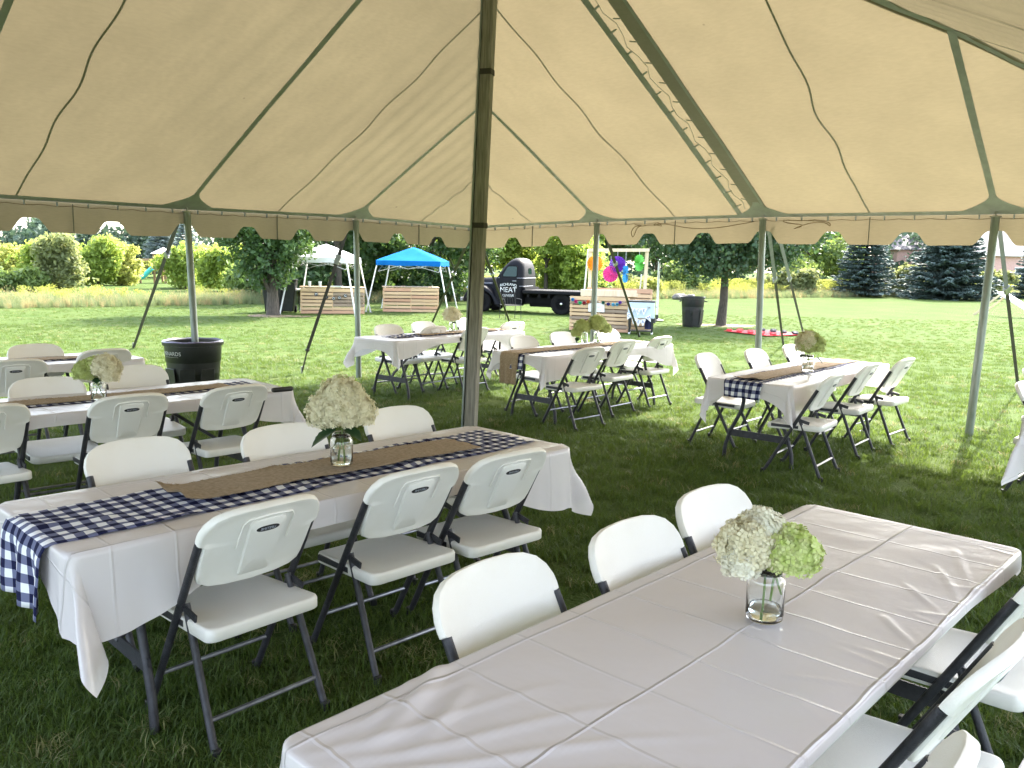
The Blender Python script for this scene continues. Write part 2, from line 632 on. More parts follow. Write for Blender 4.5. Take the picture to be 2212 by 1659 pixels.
def thing(name, label, cat, loc=(0, 0, 0), rz=0.0, group=None):
    o = D.objects.new(name, None)
    COL.objects.link(o)
    o.location = loc
    o.rotation_euler = (0, 0, rz)
    o.empty_display_size = .1
    return tag(o, label, cat, group)

def dup(root, loc, rz, label, group=None):
    def cp(o, parent):
        c = o.copy()
        COL.objects.link(c)
        if parent is not None:
            c.parent = parent
        for ch in list(o.children):
            cp(ch, c)
        return c
    r = cp(root, None)
    r.location = loc
    r.rotation_euler = (0, 0, rz)
    r['label'] = label
    if group:
        r['group'] = group
    return r

_txt = {}
def text_mesh(s, size, m, depth=.0015):
    cu = D.curves.new('lettering', 'FONT')
    cu.body = s
    cu.size = size
    cu.extrude = depth
    cu.align_x = 'CENTER'
    cu.align_y = 'CENTER'
    cu.resolution_u = 3
    o = D.objects.new('lettering', cu)
    COL.objects.link(o)
    dg = bpy.context.evaluated_depsgraph_get()
    me = D.meshes.new_from_object(o.evaluated_get(dg))
    me.name = 'lettering'
    D.objects.remove(o)
    D.curves.remove(cu)
    me.materials.clear()
    me.materials.append(MATS[m] if isinstance(m, str) else m)
    return me

def noise1(x, s=0.0):
    return math.sin(x * 1.7 + s) * .5 + math.sin(x * 3.9 + 1.3 * s + 1) * .3 + math.sin(x * 8.3 + 2.1 * s + 2) * .2

# ------------------------------------------------------------------ ground
def ground():
    mb = MB()
    n = 60
    def fn(u, v):
        x = (u - .5) * 2
        y = (v - .5) * 2
        X = x * abs(x) * 320
        Y = y * abs(y) * 320 + 20
        d = max(0.0, math.hypot(X, Y) - 30)
        return (X, Y, -.00 + .0 * d)
    mb.grid(fn, n, n)
    o = mb.build('lawn', 'lawn', None, 0)
    tag(o, 'mown green lawn, shaded under the tent and sunlit beyond', kind='structure')
ground()

def gn_scatter(name, pts, rots, scs, variants, label, kind='stuff'):
    me = D.meshes.new(name)
    me.vertices.add(len(pts))
    me.vertices.foreach_set('co', np.asarray(pts, dtype=np.float32).ravel())
    a = me.attributes.new('rot', 'FLOAT_VECTOR', 'POINT')
    a.data.foreach_set('vector', np.asarray(rots, dtype=np.float32).ravel())
    a = me.attributes.new('sc', 'FLOAT', 'POINT')
    a.data.foreach_set('value', np.asarray(scs, dtype=np.float32))
    a = me.attributes.new('vi', 'INT', 'POINT')
    a.data.foreach_set('value', RNG.integers(0, len(variants), len(pts)).astype(np.int32))
    me.update()
    o = link(name, me)
    ng = D.node_groups.new(name, 'GeometryNodeTree')
    ng.interface.new_socket('Geometry', in_out='INPUT', socket_type='NodeSocketGeometry')
    ng.interface.new_socket('Geometry', in_out='OUTPUT', socket_type='NodeSocketGeometry')
    N, L = ng.nodes, ng.links
    gi, go = N.new('NodeGroupInput'), N.new('NodeGroupOutput')
    def attr(nm, ty):
        x = N.new('GeometryNodeInputNamedAttribute')
        x.data_type = ty
        x.inputs[0].default_value = nm
        return x.outputs[0]
    sc, ro, vi = attr('sc', 'FLOAT'), attr('rot', 'FLOAT_VECTOR'), attr('vi', 'INT')
    j = N.new('GeometryNodeJoinGeometry')
    for k, vo in enumerate(variants):
        oi = N.new('GeometryNodeObjectInfo')
        oi.inputs['Object'].default_value = vo
        oi.inputs['As Instance'].default_value = True
        ip = N.new('GeometryNodeInstanceOnPoints')
        cmp_ = N.new('FunctionNodeCompare')
        cmp_.data_type = 'INT'
        cmp_.operation = 'EQUAL'
        L.new(vi, cmp_.inputs[2])
        cmp_.inputs[3].default_value = k
        L.new(gi.outputs[0], ip.inputs['Points'])
        L.new(cmp_.outputs[0], ip.inputs['Selection'])
        L.new(oi.outputs['Geometry'], ip.inputs['Instance'])
        L.new(ro, ip.inputs['Rotation'])
        L.new(sc, ip.inputs['Scale'])
        L.new(ip.outputs[0], j.inputs[0])
    L.new(j.outputs[0], go.inputs[0])
    md = o.modifiers.new('scatter', 'NODES')
    md.node_group = ng
    tag(o, label, kind=kind)
    return o

def blades(n, h, rad, lean, w, m, name, tip=None):
    vs, qs = [], []
    for i in range(n):
        a = random.uniform(0, 2 * PI)
        rr = rad * math.sqrt(random.random())
        bx, by = rr * math.cos(a), rr * math.sin(a)
        la = random.uniform(0, 2 * PI)
        hh = h * random.uniform(.55, 1.1)
        le = lean * hh * random.uniform(.3, 1.3)
        dx, dy = math.cos(la), math.sin(la)
        px, py = -dy, dx
        ww = w * random.uniform(.7, 1.3)
        o = len(vs)
        for t, k in ((0, 1), (.55, .85), (1, .08)):
            off = le * t * t
            z = hh * (t - .25 * lean * t * t)
            for sgn in (-1, 1):
                vs.append((bx + dx * off + px * ww * k * sgn / 2, by + dy * off + py * ww * k * sgn / 2, z))
        qs += [(o, o + 1, o + 3, o + 2), (o + 2, o + 3, o + 5, o + 4)]
        if tip and random.random() < tip[0]:
            # seed head / flower plume: a few small quads at the top
            tx, ty, tz = bx + dx * le, by + dy * le, hh * (1 - .25 * lean)
            for _ in range(tip[2]):
                o = len(vs)
                c = Vector((tx + random.gauss(0, tip[1] * .5), ty + random.gauss(0, tip[1] * .5), tz - random.uniform(0, tip[1] * 2)))
                e1 = Vector((random.gauss(0, 1), random.gauss(0, 1), random.gauss(0, 1))).normalized() * tip[1] * .45
                e2 = e1.orthogonal().normalized() * tip[1] * .3
                for q in (-e1, e2, e1, -e2):
                    vs.append(tuple(c + q))
                qs.append((o, o + 1, o + 2, o + 3))
    return D.objects.new(name, npmesh(name, np.array(vs), np.array(qs), m))

def lawn_tufts():
    var = [blades(30, .058, .075, .75, .0042, 'grass_blade', 'grass_tuft') for _ in range(4)]
    var.append(blades(22, .062, .08, 1.0, .0042, 'grass_dry', 'grass_tuft'))
    P, S = [], []
    for y0, y1, dens, s in ((.9, 3.2, 300, 1.0), (3.2, 5.5, 190, 1.1), (5.5, 9, 95, 1.25), (9, 14, 60, 1.15), (14, 20, 40, 1.0), (20, 30, 18, .9)):
        hw = .75 * y1 + 1
        n = int((y1 - y0) * 2 * hw * dens)
        Y = RNG.uniform(y0, y1, n)
        X = RNG.uniform(-hw, hw, n)
        k = np.abs(X) < .75 * Y + 1
        X, Y = X[k], Y[k]
        P.append(np.stack([X, Y, np.full_like(X, -.004)], 1))
        S.append(RNG.uniform(.7, 1.15, len(X)) * s)
    P = np.concatenate(P)
    S = np.concatenate(S)
    rot = np.zeros((len(P), 3))
    rot[:, 2] = RNG.uniform(0, 2 * PI, len(P))
    rot[:, 0] = RNG.normal(0, .12, len(P))
    # thin the straw-coloured variety
    o = gn_scatter('lawn_grass', P, rot, S, var[:4] * 4 + var[4:], 'short lawn grass blades under and around the tables')
lawn_tufts()

# ------------------------------------------------------------------ the party tent
B = 2.53                                             # bay length
DR = Vector((.7286, -.6851, 0))                      # along the right (end) eave, away from the far corner
DL = Vector((-.6297, -.7768, 0))                     # along the left (side) eave
P3 = Vector((-.66, 13.9, 0))
PEAK_XY = P3 + DL * 2 * B + DR * 2 * B
ZP = 4.72
EH_R = [2.235, 2.297, 2.31, 2.285, 2.28]             # pole heights along the right eave
EH_L = [2.235, 2.262, 2.225, 2.21, 2.21, 2.21, 2.21]
BAYS_R = [0, B, 2 * B, 3 * B, 4 * B]
BAYS_L = [0, B, 2 * B, 3 * B, 4.2 * B]

def eave_z(side, t):
    a = {'R': EH_R, 'L': EH_L}.get(side, [2.26] * 8)
    if side == 'S': a = [2.28] + [2.26] * 6
    x = max(0.0, min(t / B, len(a) - 1.0001))
    i = int(x)
    return a[i] * (1 - (x - i)) + a[i + 1] * (x - i)

FACES = {  # origin, direction along the eave, inward direction, bays
    'R': (P3, DR, DL, BAYS_R),
    'L': (P3, DL, DR, BAYS_L),
    'S': (P3 + DR * BAYS_R[-1], DL, -DR, BAYS_L),
    'E': (P3 + DL * BAYS_L[-1], DR, -DL, BAYS_R),
}

def roof_h(side, t, s):
    e = eave_z(side, t)
    q = min(max(s / (2 * B), 0), 1)
    z = e + (ZP - e) * (q ** .97)
    fr = abs(math.sin(PI * t / B))
    z -= .045 * fr * math.sin(PI * min(q * 1.15, 1)) * (1 - .3 * q)
    z += .007 * noise1(t * 2.1 + s * .6, 1.3) * math.sin(PI * q) + .004 * noise1(t * 5 + s * 1.1, .4) * math.sin(PI * q)
    # tension wrinkles fanning out above the poles nearest the far corner
    for c0 in (.72 * B, 1.3 * B):
        z += .007 * math.sin(t * 24 + c0 + s * .8) * math.exp(-((t - c0) / (.33 * B)) ** 2) * math.sin(PI * min(1, q * 1.3))
    return z

def roof_pt(side, t, s, dz=0.0):
    o, d, n, nb = FACES[side]
    p = o + d * t + n * s
    return Vector((p.x, p.y, roof_h(side, t, s) + dz))

def smax(side, t):
    nb = FACES[side][3][-1]
    return max(0.0, min(t, nb - t, 2 * B))

def tent():
    T = thing('party_tent', 'large cream canvas pole tent over all the dining tables, scalloped edge', 'tent', (0, 0, 0))
    # roof panels, one between each pair of seams
    for side in 'RLSE':
        bp_ = FACES[side][3]
        hv = [x for a_, b_ in zip(bp_, bp_[1:]) for x in (a_, (a_ + b_) / 2)] + [bp_[-1]]
        if side in 'LS':
            hv = sorted(set(hv + [2.2 * B]))
        for t0, t1 in zip(hv, hv[1:]):
            mb = MB()
            mb.grid(lambda u, v: roof_pt(side, t0 + (t1 - t0) * u, smax(side, t0 + (t1 - t0) * u) * v), 26, 40)
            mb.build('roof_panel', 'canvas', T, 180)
    # seams: heavy straps at the poles, thin wandering seams half way
    def strip(side, fn_t, s0, s1, w, name, m='webbing', dz=-.010, n=36, edge='t'):
        mb = MB()
        def f(u, v):
            s = s0 + (s1 - s0) * v
            t = fn_t(v) + (u - .5) * (w(v) if callable(w) else w)
            return roof_pt(side, t, s, dz)
        mb.grid(f, 2, n)
        mb.build(name, m, T, 180)
    for side in 'RLSE':
        bp_ = FACES[side][3]
        nb = len(bp_) - 1
        for k in range(1, nb):
            t = bp_[k]
            if side == 'R' and k == 2:
                strip(side, lambda v: t, .05, smax(side, t) - .02, lambda v: .20 - .03 * v, 'seam_flap', 'canvas_double', dz=-.012)
                strip(side, lambda v: t + .075, .05, smax(side, t) - .02, .035, 'seam_cord', 'webbing', dz=-.022)
                strip(side, lambda v: t - .30, .03, smax(side, t) - .31, .075, 'seam_strap', dz=-.010)
                for i in range(16):
                    s = .25 + i * .29
                    mb = MB()
                    mb.bar(roof_pt(side, t - .27, s, -.015), roof_pt(side, t - .20, s + .03, -.015), .022, .008)
                    mb.build('lacing_loop', 'webbing', T)
                    mb = MB()
                    mb.bar(roof_pt(side, t - .15, s + .15, -.015), roof_pt(side, t - .09, s + .13, -.015), .022, .008)
                    mb.build('lacing_loop', 'webbing', T)
                mb = MB()
                mb.tube([roof_pt(side, t - .18 + .035 * math.sin(i * 1.9), .2 + i * .145, -.018) for i in range(31)], .0032, 5)
                mb.build('lacing_cord', 'webbing', T)
            else:
                strip(side, lambda v: t, .04, smax(side, t) - .02, .062 if side != 'L' else .058, 'seam_strap')
        for k in range(nb):
            t = (bp_[k] + bp_[k + 1]) / 2 + (.22 * B if side == 'L' and k == 2 else 0)
            wob = .5 if side == 'R' else (.10 if k == 2 else .35)
            strip(side, lambda v: t + .05 * wob * noise1(v * 4, k + ord(side)) + .022 * math.sin(v * 24) * math.sin(PI * v), .04, smax(side, t), .020, 'fabric_seam', 'canvas_double', n=60)
        # strap along the eave
        mb = MB()
        L_ = bp_[-1]
        mb.grid(lambda u, v: roof_pt(side, .02 + (L_ - .04) * u, .004 + .065 * v, -.012), nb * 8, 1)
        mb.build('eave_strap', 'webbing', T, 180)
        # patches where the poles carry the canvas
        for k in range(nb + 1):
            if k in (0, nb):
                continue
            mb = MB()
            t = bp_[k]
            def f(u, v):
                w = .40 * (1 - v) ** 1.6 + .035
                return roof_pt(side, t + (u - .5) * 2 * w, .01 + .30 * v, -.014)
            mb.grid(f, 8, 8)
            mb.build('pole_patch', 'webbing', T, 180)
    # hip straps
    for (sa, corner, other) in (('R', 0, 'L'), ('R', 1, 'S'), ('E', 0, 'L'), ('E', 1, 'S')):
        nb = FACES[sa][3][-1]
        mb = MB()
        def f(u, v):
            s = .03 + (2 * B - .05) * v
            t = s if corner == 0 else nb - s
            p = roof_pt(sa, t, s, -.016)
            n = FACES[sa][1] + (FACES[sa][2] * -1 if corner == 0 else FACES[sa][2])
            n.normalize()
            if corner == 1:
                n = (FACES[sa][1] + FACES[sa][2]).normalized()
            else:
                n = (FACES[sa][1] - FACES[sa][2]).normalized()
            return p + n * (u - .5) * .15
        mb.grid(f, 2, 36)
        mb.build('hip_strap', 'webbing', T, 180)
    # scalloped valance
    for side in 'RLSE':
        o, d, n, bp_ = FACES[side]
        for k in range(len(bp_) - 1):
            T0, TL_ = bp_[k], bp_[k + 1] - bp_[k]
            mb = MB()
            ph = ord(side) + k
            def f(u, v):
                t = T0 + TL_ * u
                x = (u * 3) % 1.0
                dist = min(x, 1 - x) * B / 3
                notch = .105 * max(0.0, min(1.0, (.21 - dist) / .15))
                notch = .145 * (lambda q: q * q * (3 - 2 * q))(notch / .105)
                low = .320 - notch + .01 * noise1(t * 1.1, ph)
                out = (.010 * noise1(t * 1.1, ph) + .003 * noise1(t * 3, ph * 2)) * v * 2
                p = o + d * t - n * (.012 + out)
                return (p.x, p.y, eave_z(side, t) - .004 - low * v)
            mb.grid(f, 90, 10)
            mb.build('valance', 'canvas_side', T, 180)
            for i in range(8):
                t = T0 + TL_ * (i + .5) / 8
                p = o + d * t + n * .012
                z = eave_z(side, t)
                mb = MB()
                mb.bar((p.x, p.y, z - .012), (p.x, p.y, z - .058), .03, .008, d)
                mb.build('lacing_loop', 'webbing', T)
            # cord through the loops
            mb = MB()
            pts = []
            for i in range(33):
                t = T0 + TL_ * i / 32
                p = o + d * t + n * .016
                pts.append((p.x, p.y, eave_z(side, t) - .045 - .012 * abs(math.sin(PI * 8 * i / 32))))
            mb.tube(pts, .0035, 5)
            mb.build('lacing_cord', 'rope', T)
            # hem seam half way down the bay
            if k % 1 == 0:
                mb = MB()
                p = o + d * (T0 + TL_ / 2) + n * .004
                z = eave_z(side, T0 + TL_ / 2)
                mb.bar((p.x, p.y, z - .02), (p.x, p.y, z - .325), .022, .004, d)
                mb.build('valance_seam', 'canvas_double', T)
    # poles on the eave
    done = []
    def side_pole(foot, top, r=.040):
        mb = MB()
        mb.tube([foot, top], r, 16)
        p = mb.build('side_pole', 'galvanised', T)
        mb = MB()
        mb.tube([top, (top[0], top[1], top[2] + .06)], .008, 8)
        mb.build('pole_pin', 'steel', p)
        mb = MB()
        mb.lathe([(.001, -.012), (.055, -.012), (.055, .0), (.012, .008)], 16, top)
        mb.build('pole_cap', 'steel', p)
        return p
    for side, ks in (('R', (0, 1, 2, 3, 4)), ('L', (1, 2, 3, 4)), ('S', (1, 2, 3, 4)), ('E', (1, 2, 3))):
        o, d, n, bp_ = FACES[side]
        for k in ks:
            if side == 'S' and k == 4: continue
            t = bp_[k]
            p = o + d * t + n * .05
            z = eave_z(side, t) - .03
            q = -n * .03
            lean = {('R', 3): Vector((-.05, .0, 0)), ('R', 0): Vector((.03, 0, 0)), ('L', 1): Vector((.03, 0, 0)), ('L', 2): Vector((.07, 0, 0)), ('R', 2): Vector((.06, 0, 0))}.get((side, k), Vector((0, 0, 0)))
            side_pole((p.x + lean.x, p.y + lean.y, -.02), (p.x, p.y, z))
    # centre poles: square weathered timber
    for k in (2,):
        p = P3 + DL * k * B + DR * 2 * B
        lean = Vector((-.17, 0, 0)) if k == 2 else Vector((0, 0, 0))
        a, b = Vector((p.x + lean.x, p.y + lean.y, -.02)), Vector((p.x + lean.x * .15, p.y, ZP + .05))
        mb = MB()
        mb.bar(a, b, .085, .085, (.3, 1, 0))
        o = bevel(mb.build('center_pole', 'old_wood', T, 30), .006)
        mb = MB()
        for z in (1.95, 3.05):
            c = a.lerp(b, z / ZP)
            mb.bar(c - Vector((0, 0, .02)), c + Vector((0, 0, .02)), .092, .092, (.3, 1, 0))
        mb.build('pole_band', 'webbing_dark', T)
        mb = MB()
        mb.bar(a + Vector((-.05, -.01, .4)), b + Vector((-.052, -.01, -.1)), .012, .05, (.3, 1, 0))
        mb.build('pole_batten', 'galvanised', T)
    # guy straps with ratchets, from the pole tops to stakes
    def guy(top, stake, kink=None, w=.05, dark=True, upper=.33):
        top, stake = Vector(top), Vector(stake)
        mid = top.lerp(stake, upper)
        mb = MB()
        mb.bar(top, mid, w, .006, (0, 1, .2))
        s = mb.build('guy_strap', 'webbing_grey' if dark else 'webbing_dark', T)
        mb = MB()
        pts = [mid] + ([Vector(kink)] if kink else []) + [stake]
        for a, b in zip(pts, pts[1:]):
            mb.bar(a, b, w * (.9 if a is mid else .45), .007, (0, 1, .2))
        s2 = mb.build('guy_strap', 'webbing_dark', T)
        mb = MB()
        dd = (stake - top).normalized()
        x = dd.cross(Vector((0, 1, 0))).normalized()
        y = x.cross(dd)
        mb.bar(mid - dd * .07, mid + dd * .07, .066, .04, y)
        mb.bar(mid - dd * .10 + y * .03, mid + dd * .03 + y * .05, .05, .014, y)
        mb.tube([mid - x * .045 + dd * .03, mid + x * .045 + dd * .03], .014, 10)
        mb.tube([mid - x * .045 - dd * .05, mid + x * .045 - dd * .05], .010, 10)
        mb.build('ratchet', 'steel', s2)
        if kink:
            mb = MB()
            mb.lathe([(.0, -.035), (.03, -.02), (.034, .01), (.0, .035)], 8, kink)
            mb.build('knot', 'webbing_dark', s2)
        mb = MB()
        mb.tube([stake + Vector((0, 0, .10)), stake - Vector((0, 0, .12))], .014, 8)
        mb.build('stake', 'steel', T)
    def top_of(side, k, out=.10):
        o, d, n, nb = FACES[side]
        p = o + d * k * B - n * out
        return (p.x, p.y, eave_z(side, k * B) - .05)
    def g(px, py):
        q = onz(px, py, 0)
        return (q.x, q.y, 0)
    s = Vector(g(652, 806))
    guy(top_of('L', 1), s, tuple(s.lerp(Vector(top_of('L', 1)), .17) + Vector((-.03, 0, -.02))), dark=False, upper=.24)
    guy(top_of('L', 2), g(288, 752), dark=False, upper=.22)
    guy(top_of('L', 0, .05), g(927, 712), dark=False)
    guy(top_of('R', 0, .05), g(1108, 716), dark=False)
    guy(top_of('R', 1), g(1381, 728), dark=False, upper=.24)
    guy(top_of('R', 2), g(1692, 745))
    guy(tuple(Vector(top_of('R', 2)) + DR * .10), g(1736, 723))
    guy(top_of('R', 3), g(2200, 842))
    # dark strap hanging down beside the corner pole
    # tied-up cords on the right eave
    def cordloop(t0, pts, r=.005):
        o, d, n, nb = FACES['R']
        mb = MB()
        P = []
        for dt, dz, ds in pts:
            p = o + d * (t0 + dt) + n * (.03 + ds)
            P.append(Vector((p.x, p.y, eave_z('R', t0 + dt) - .06 + dz)))
        # smooth
        Q = []
        for i in range(len(P) - 1):
            for a in (0, .33, .66):
                p0, p1, p2, p3 = P[max(i - 1, 0)], P[i], P[i + 1], P[min(i + 2, len(P) - 1)]
                Q.append(.5 * ((2 * p1) + (p2 - p0) * a + (2 * p0 - 5 * p1 + 4 * p2 - p3) * a * a + (3 * p1 - p0 - 3 * p2 + p3) * a ** 3))
        Q.append(P[-1])
        mb.tube(Q, r, 6)
        mb.build('tie_cord', 'rope', T)
    cordloop(1.26 * B, [(-.02, 0, 0), (.10, -.02, .01), (.0, -.03, .02), (-.06, -.10, .02), (-.03, -.17, .02), (.01, -.10, .02), (.06, -.03, .01),
                        (.3, -.01, 0), (.42, -.03, .01), (.36, .02, .02), (.3, -.02, .01), (.45, .0, .01), (.9, -.07, .01), (1.3, -.06, .0), (1.75, 0, 0)])
    cordloop(2.1 * B, [(0, 0, 0), (.05, -.02, .0), (.25, -.05, .01), (.15, -.09, .02), (.32, -.03, .01), (.5, -.02, .01), (.58, -.06, .02), (.56, -.02, .02), (.4, 0, .0), (.0, .01, 0)])
tent()

# ------------------------------------------------------------------ folding chair (one model, copied)
def rounded_outline(hw, h0, h1, r0, r1, n=5, a1=None):
    """rectangle outline with rounded corners: bottom radius r0, top radius a1 x r1"""
    a1 = a1 or r1
    pts = []
    def arc(cx, cy, rx, ry, t0, t1):
        for i in range(n + 1):
            t = t0 + (t1 - t0) * i / n
            pts.append((cx + rx * math.cos(t), cy + ry * math.sin(t)))
    arc(hw - r0, h0 + r0, r0, r0, -PI / 2, 0)
    arc(hw - a1, h1 - r1, a1, r1, 0, PI / 2)
    arc(-hw + a1, h1 - r1, a1, r1, PI / 2, PI)
    arc(-hw + r0, h0 + r0, r0, r0, PI, 1.5 * PI)
    return pts

def build_chair(label, group):
    C0 = thing('folding_chair', label, 'chair', (0, 0, 0), 0, group)
    TB, TZ = -.245, .80                                   # upper end of the long tube (y, z)
    FY = .195                                             # front foot y
    sl_ = (FY - TB) / TZ                                  # dy per dz
    def tube_y(z): return FY - sl_ * z
    # backrest plane runs along the tube
    ax = Vector((0, -sl_, 1)).normalized()                # up along the backrest
    nn = Vector((0, 1, sl_)).normalized()                 # towards the sitter
    base = Vector((0, tube_y(.565), .565))
    def bp(x, h, off):
        d = -.030 * (1 - (x / .24) ** 2)
        return Vector((x, 0, 0)) + base + ax * h + nn * (d + off)
    # outline with notch where the sleeve wraps the tube
    half = [(x_, h_ * .92) for x_, h_ in ((0.0, 0.0), (.10, .0), (.165, .004), (.198, .022), (.207, .055), (.211, .12), (.2125, .195), (.2135, .206), (.234, .214), (.236, .235), (.234, .262),
            (.222, .300), (.198, .334), (.160, .357), (.105, .371), (.05, .376), (0.0, .378))]
    outl = half + [(-x, h) for x, h in half[-2:0:-1]]
    mb = MB()
    mb.shell(outl, [(.05, -.006), (.45, -.008), (.72, -.009), (.88, -.012), (.95, -.016), (.985, -.0155), (1.0, -.009), (1.0, .006), (.985, .0125), (.95, .014), (.88, .011), (.72, .008), (.45, .006), (.05, .004)], bp)
    bk = mb.build('backrest', 'chair_plastic', C0, 50)
    # moulded panel with the hand slot on the rear
    mb = MB()
    pan = rounded_outline(.072, .03, .285, .012, .022, 4)
    pan = [(x * (1 - .15 * (1 - (h - .03) / .255)), h) for x, h in pan]
    mb.shell(pan, [(1.0, -.004), (1.0, -.0125), (.95, -.0165), (.4, -.0165), (.05, -.0165)], bp)
    mb.build('handle_panel', 'chair_plastic', bk, 40)
    # arched relief above the panel
    mb = MB()
    rel = [bp(-.10, .17, -.013), bp(-.098, .277, -.014), bp(-.085, .296, -.014), bp(0, .306, -.014), bp(.085, .296, -.014), bp(.098, .277, -.014), bp(.10, .17, -.013)]
    mb.tube(rel, .0036, 6)
    mb.build('handle_rim', 'chair_plastic', bk, 60)
    mb = MB()
    slot = [(.045 * math.cos(a) * (abs(math.cos(a)) ** -.35 if abs(math.cos(a)) > 1e-3 else 1), .245 + .0125 * math.sin(a)) for a in [2 * PI * i / 20 for i in range(20)]]
    mb.shell(slot, [(1.0, -.012), (1.0, -.0172), (.9, -.0178), (.1, -.0178)], bp)
    sl2 = mb.build('handle_slot', 'slot_black', bk, 40)
    tm = link('lettering', CH_TEXT, bk)
    c = bp(0, .245, -.0182)
    # text faces backwards (-nn); reading direction -x in chair space
    tm.matrix_local = Matrix((( -1, ax.x * 1, -nn.x, c.x), (0, ax.y, -nn.y, c.y), (0, ax.z, -nn.z, c.z), (0, 0, 0, 1)))
    # seat
    mb = MB()
    so = rounded_outline(.208, -.262, .200, .035, .055, 5)
    so = [(x * (1.0 + .07 * (.2 - y) / .4), y) for x, y in so]
    def spt(x, y, off):
        dip = -.014 * (1 - (x / .22) ** 2)
        rear = .012 * max(0.0, (-y - .10) / .16)
        front = -.010 * max(0.0, (y - .10) / .10)
        return (x, y, .416 + off + (dip if off > 0 else 0) + rear + front)
    mb.shell(so, [(.05, -.004), (.9, -.004), (.95, -.006), (.985, -.030), (1.0, -.026), (1.0, .008), (.985, .017), (.95, .020), (.85, .018), (.6, .016), (.3, .015), (.05, .015)], spt)
    mb.build('seat', 'chair_plastic', C0, 55)
    # frame
    for s in (-1, 1):
        mb = MB()
        x = .224 * s
        mb.tube([(x, FY, .0), (x, tube_y(.40), .40), (x * .99, tube_y(.735), .735)], .0145, 10)
        mb.build('front_leg', 'chair_frame', C0)
        mb = MB()
        x = .205 * s
        mb.tube([(x * 1.09, -.285, .0), (x, -.075, .485)], .0135, 10)
        mb.build('rear_leg', 'chair_frame', C0)
        mb = MB()
        mb.bar((.214 * s, tube_y(.475), .475), (.214 * s, -.16, .455), .007, .026, (0, 0, 1))
        mb.bar((.212 * s, -.20, .415), (.212 * s, .15, .410), .012, .024, (0, 0, 1))
        mb.build('seat_bracket', 'chair_frame', C0)
        for nm, p in (('foot_cap', (.224 * s, FY, 0)), ('foot_cap', (.223 * s, -.285, 0))):
            mb = MB()
            mb.lathe([(.0, -.006), (.017, -.004), (.018, .03), (.0145, .034)], 8, p)
            mb.build(nm, 'slot_black', C0)
    mb = MB()
    mb.tube([(-.218, -.285 + .434 * .115, .115), (.218, -.285 + .434 * .115, .115)], .009, 8)
    mb.build('crossbar', 'bar_shine', C0)
    mb = MB()
    mb.tube([(-.222, tube_y(.17), .17), (.222, tube_y(.17), .17)], .009, 8)
    mb.build('crossbar', 'bar_shine', C0)
    mb = MB()
    mb.bar((-.21, -.16, .412), (.21, -.16, .412), .03, .02)
    mb.bar((-.21, .12, .408), (.21, .12, .408), .03, .02)
    mb.build('seat_rail', 'chair_frame', C0)
    return C0
CH_TEXT = text_mesh('LIFETIME', .0155, 'ink_grey', .0006)

# ------------------------------------------------------------------ tables
TL, TW, TH = 2.44, .76, .737
TABLES = {   # centre x, y, direction of the long axis (deg)
    'A': (.664, 2.169, 47.1), 'B': (-.809, 3.679, 45.5), 'D': (2.775, 7.913, 48.7), 'E': (.875, 9.704, 47.3), 'F': (-.896, 11.05, 50.5),
}
def solve_table(k, far_right, ang):
    """place a table from its far right corner"""
    p = onz(*far_right, TH)
    a = R(ang)
    d = Vector((math.cos(a), math.sin(a), 0)); n = Vector((-d.y, d.x, 0))
    c = p - d * TL / 2 + n * TW / 2
    TABLES[k] = (c.x, c.y, ang)
solve_table('C', (636, 843), 45)
solve_table('G', (314, 775), 46)
# the table at the right edge: its near-left corner shows
_p = onz(2209, 900, TH)
_a = R(47)
_d = Vector((math.cos(_a), math.sin(_a), 0)); _n = Vector((-_d.y, _d.x, 0))
_c = _p + _d * TL / 2 - _n * TW / 2
TABLES['H'] = (_c.x, _c.y, 47)

TDESC = {'A': 'the bare foreground table', 'B': 'the nearest gingham-runner table', 'C': 'the table before the open bin', 'G': 'the table cut by left edge',
         'F': 'the farthest table behind center pole', 'E': 'the table with hanging burlap', 'D': 'the table nearest the checker mat', 'H': 'the table cut by right edge'}

def tframe(k):
    x, y, a = TABLES[k]
    return Matrix.Translation((x, y, 0)) @ Matrix.Rotation(R(a), 4, 'Z')

def build_table(label, group):
    T = thing('banquet_table', label, 'table', (0, 0, 0), 0, group)
    mb = MB()
    mb.shell(rounded_outline(TL / 2, -TW / 2, TW / 2, .05, .05, 5), [(.98, -.045), (1, -.035), (1, -.006), (.995, 0), (.9, 0), (.1, 0)], lambda x, y, o: (x, y, TH + o))
    mb.build('tabletop', 'table_plastic', T, 40)
    for e in (-1, 1):
        X = .92 * e
        for s in (-1, 1):
            mb = MB()
            mb.tube([(X, .17 * s, .70), (X, .165 * s, .52), (X + .01 * e, .175 * s, .44), (X + .02 * e, .26 * s, .26), (X + .02 * e, .305 * s, .12), (X + .02 * e, .315 * s, 0)], .0165, 10)
            mb.build('leg', 'chair_frame', T)
        mb = MB()
        mb.bar((X + .02 * e, -.285, .235), (X + .02 * e, .285, .235), .008, .06)
        mb.build('crossbar', 'chair_frame', T)
        mb = MB()
        mb.bar((X, -.16, .66), (X, .16, .66), .02, .03)
        mb.build('top_rail', 'chair_frame', T)
        mb = MB()
        mb.bar((X - .02 * e, 0, .30), (X - .55 * e, 0, .685), .022, .022)
        mb.bar((X + .02 * e, 0, .235), (X - .02 * e, 0, .30), .022, .022)
        mb.build('brace', 'chair_frame', T)
    return T

def place(o, k):
    x, y, a = TABLES[k]
    o.location = (x, y, 0)
    o.rotation_euler = (0, 0, R(a))

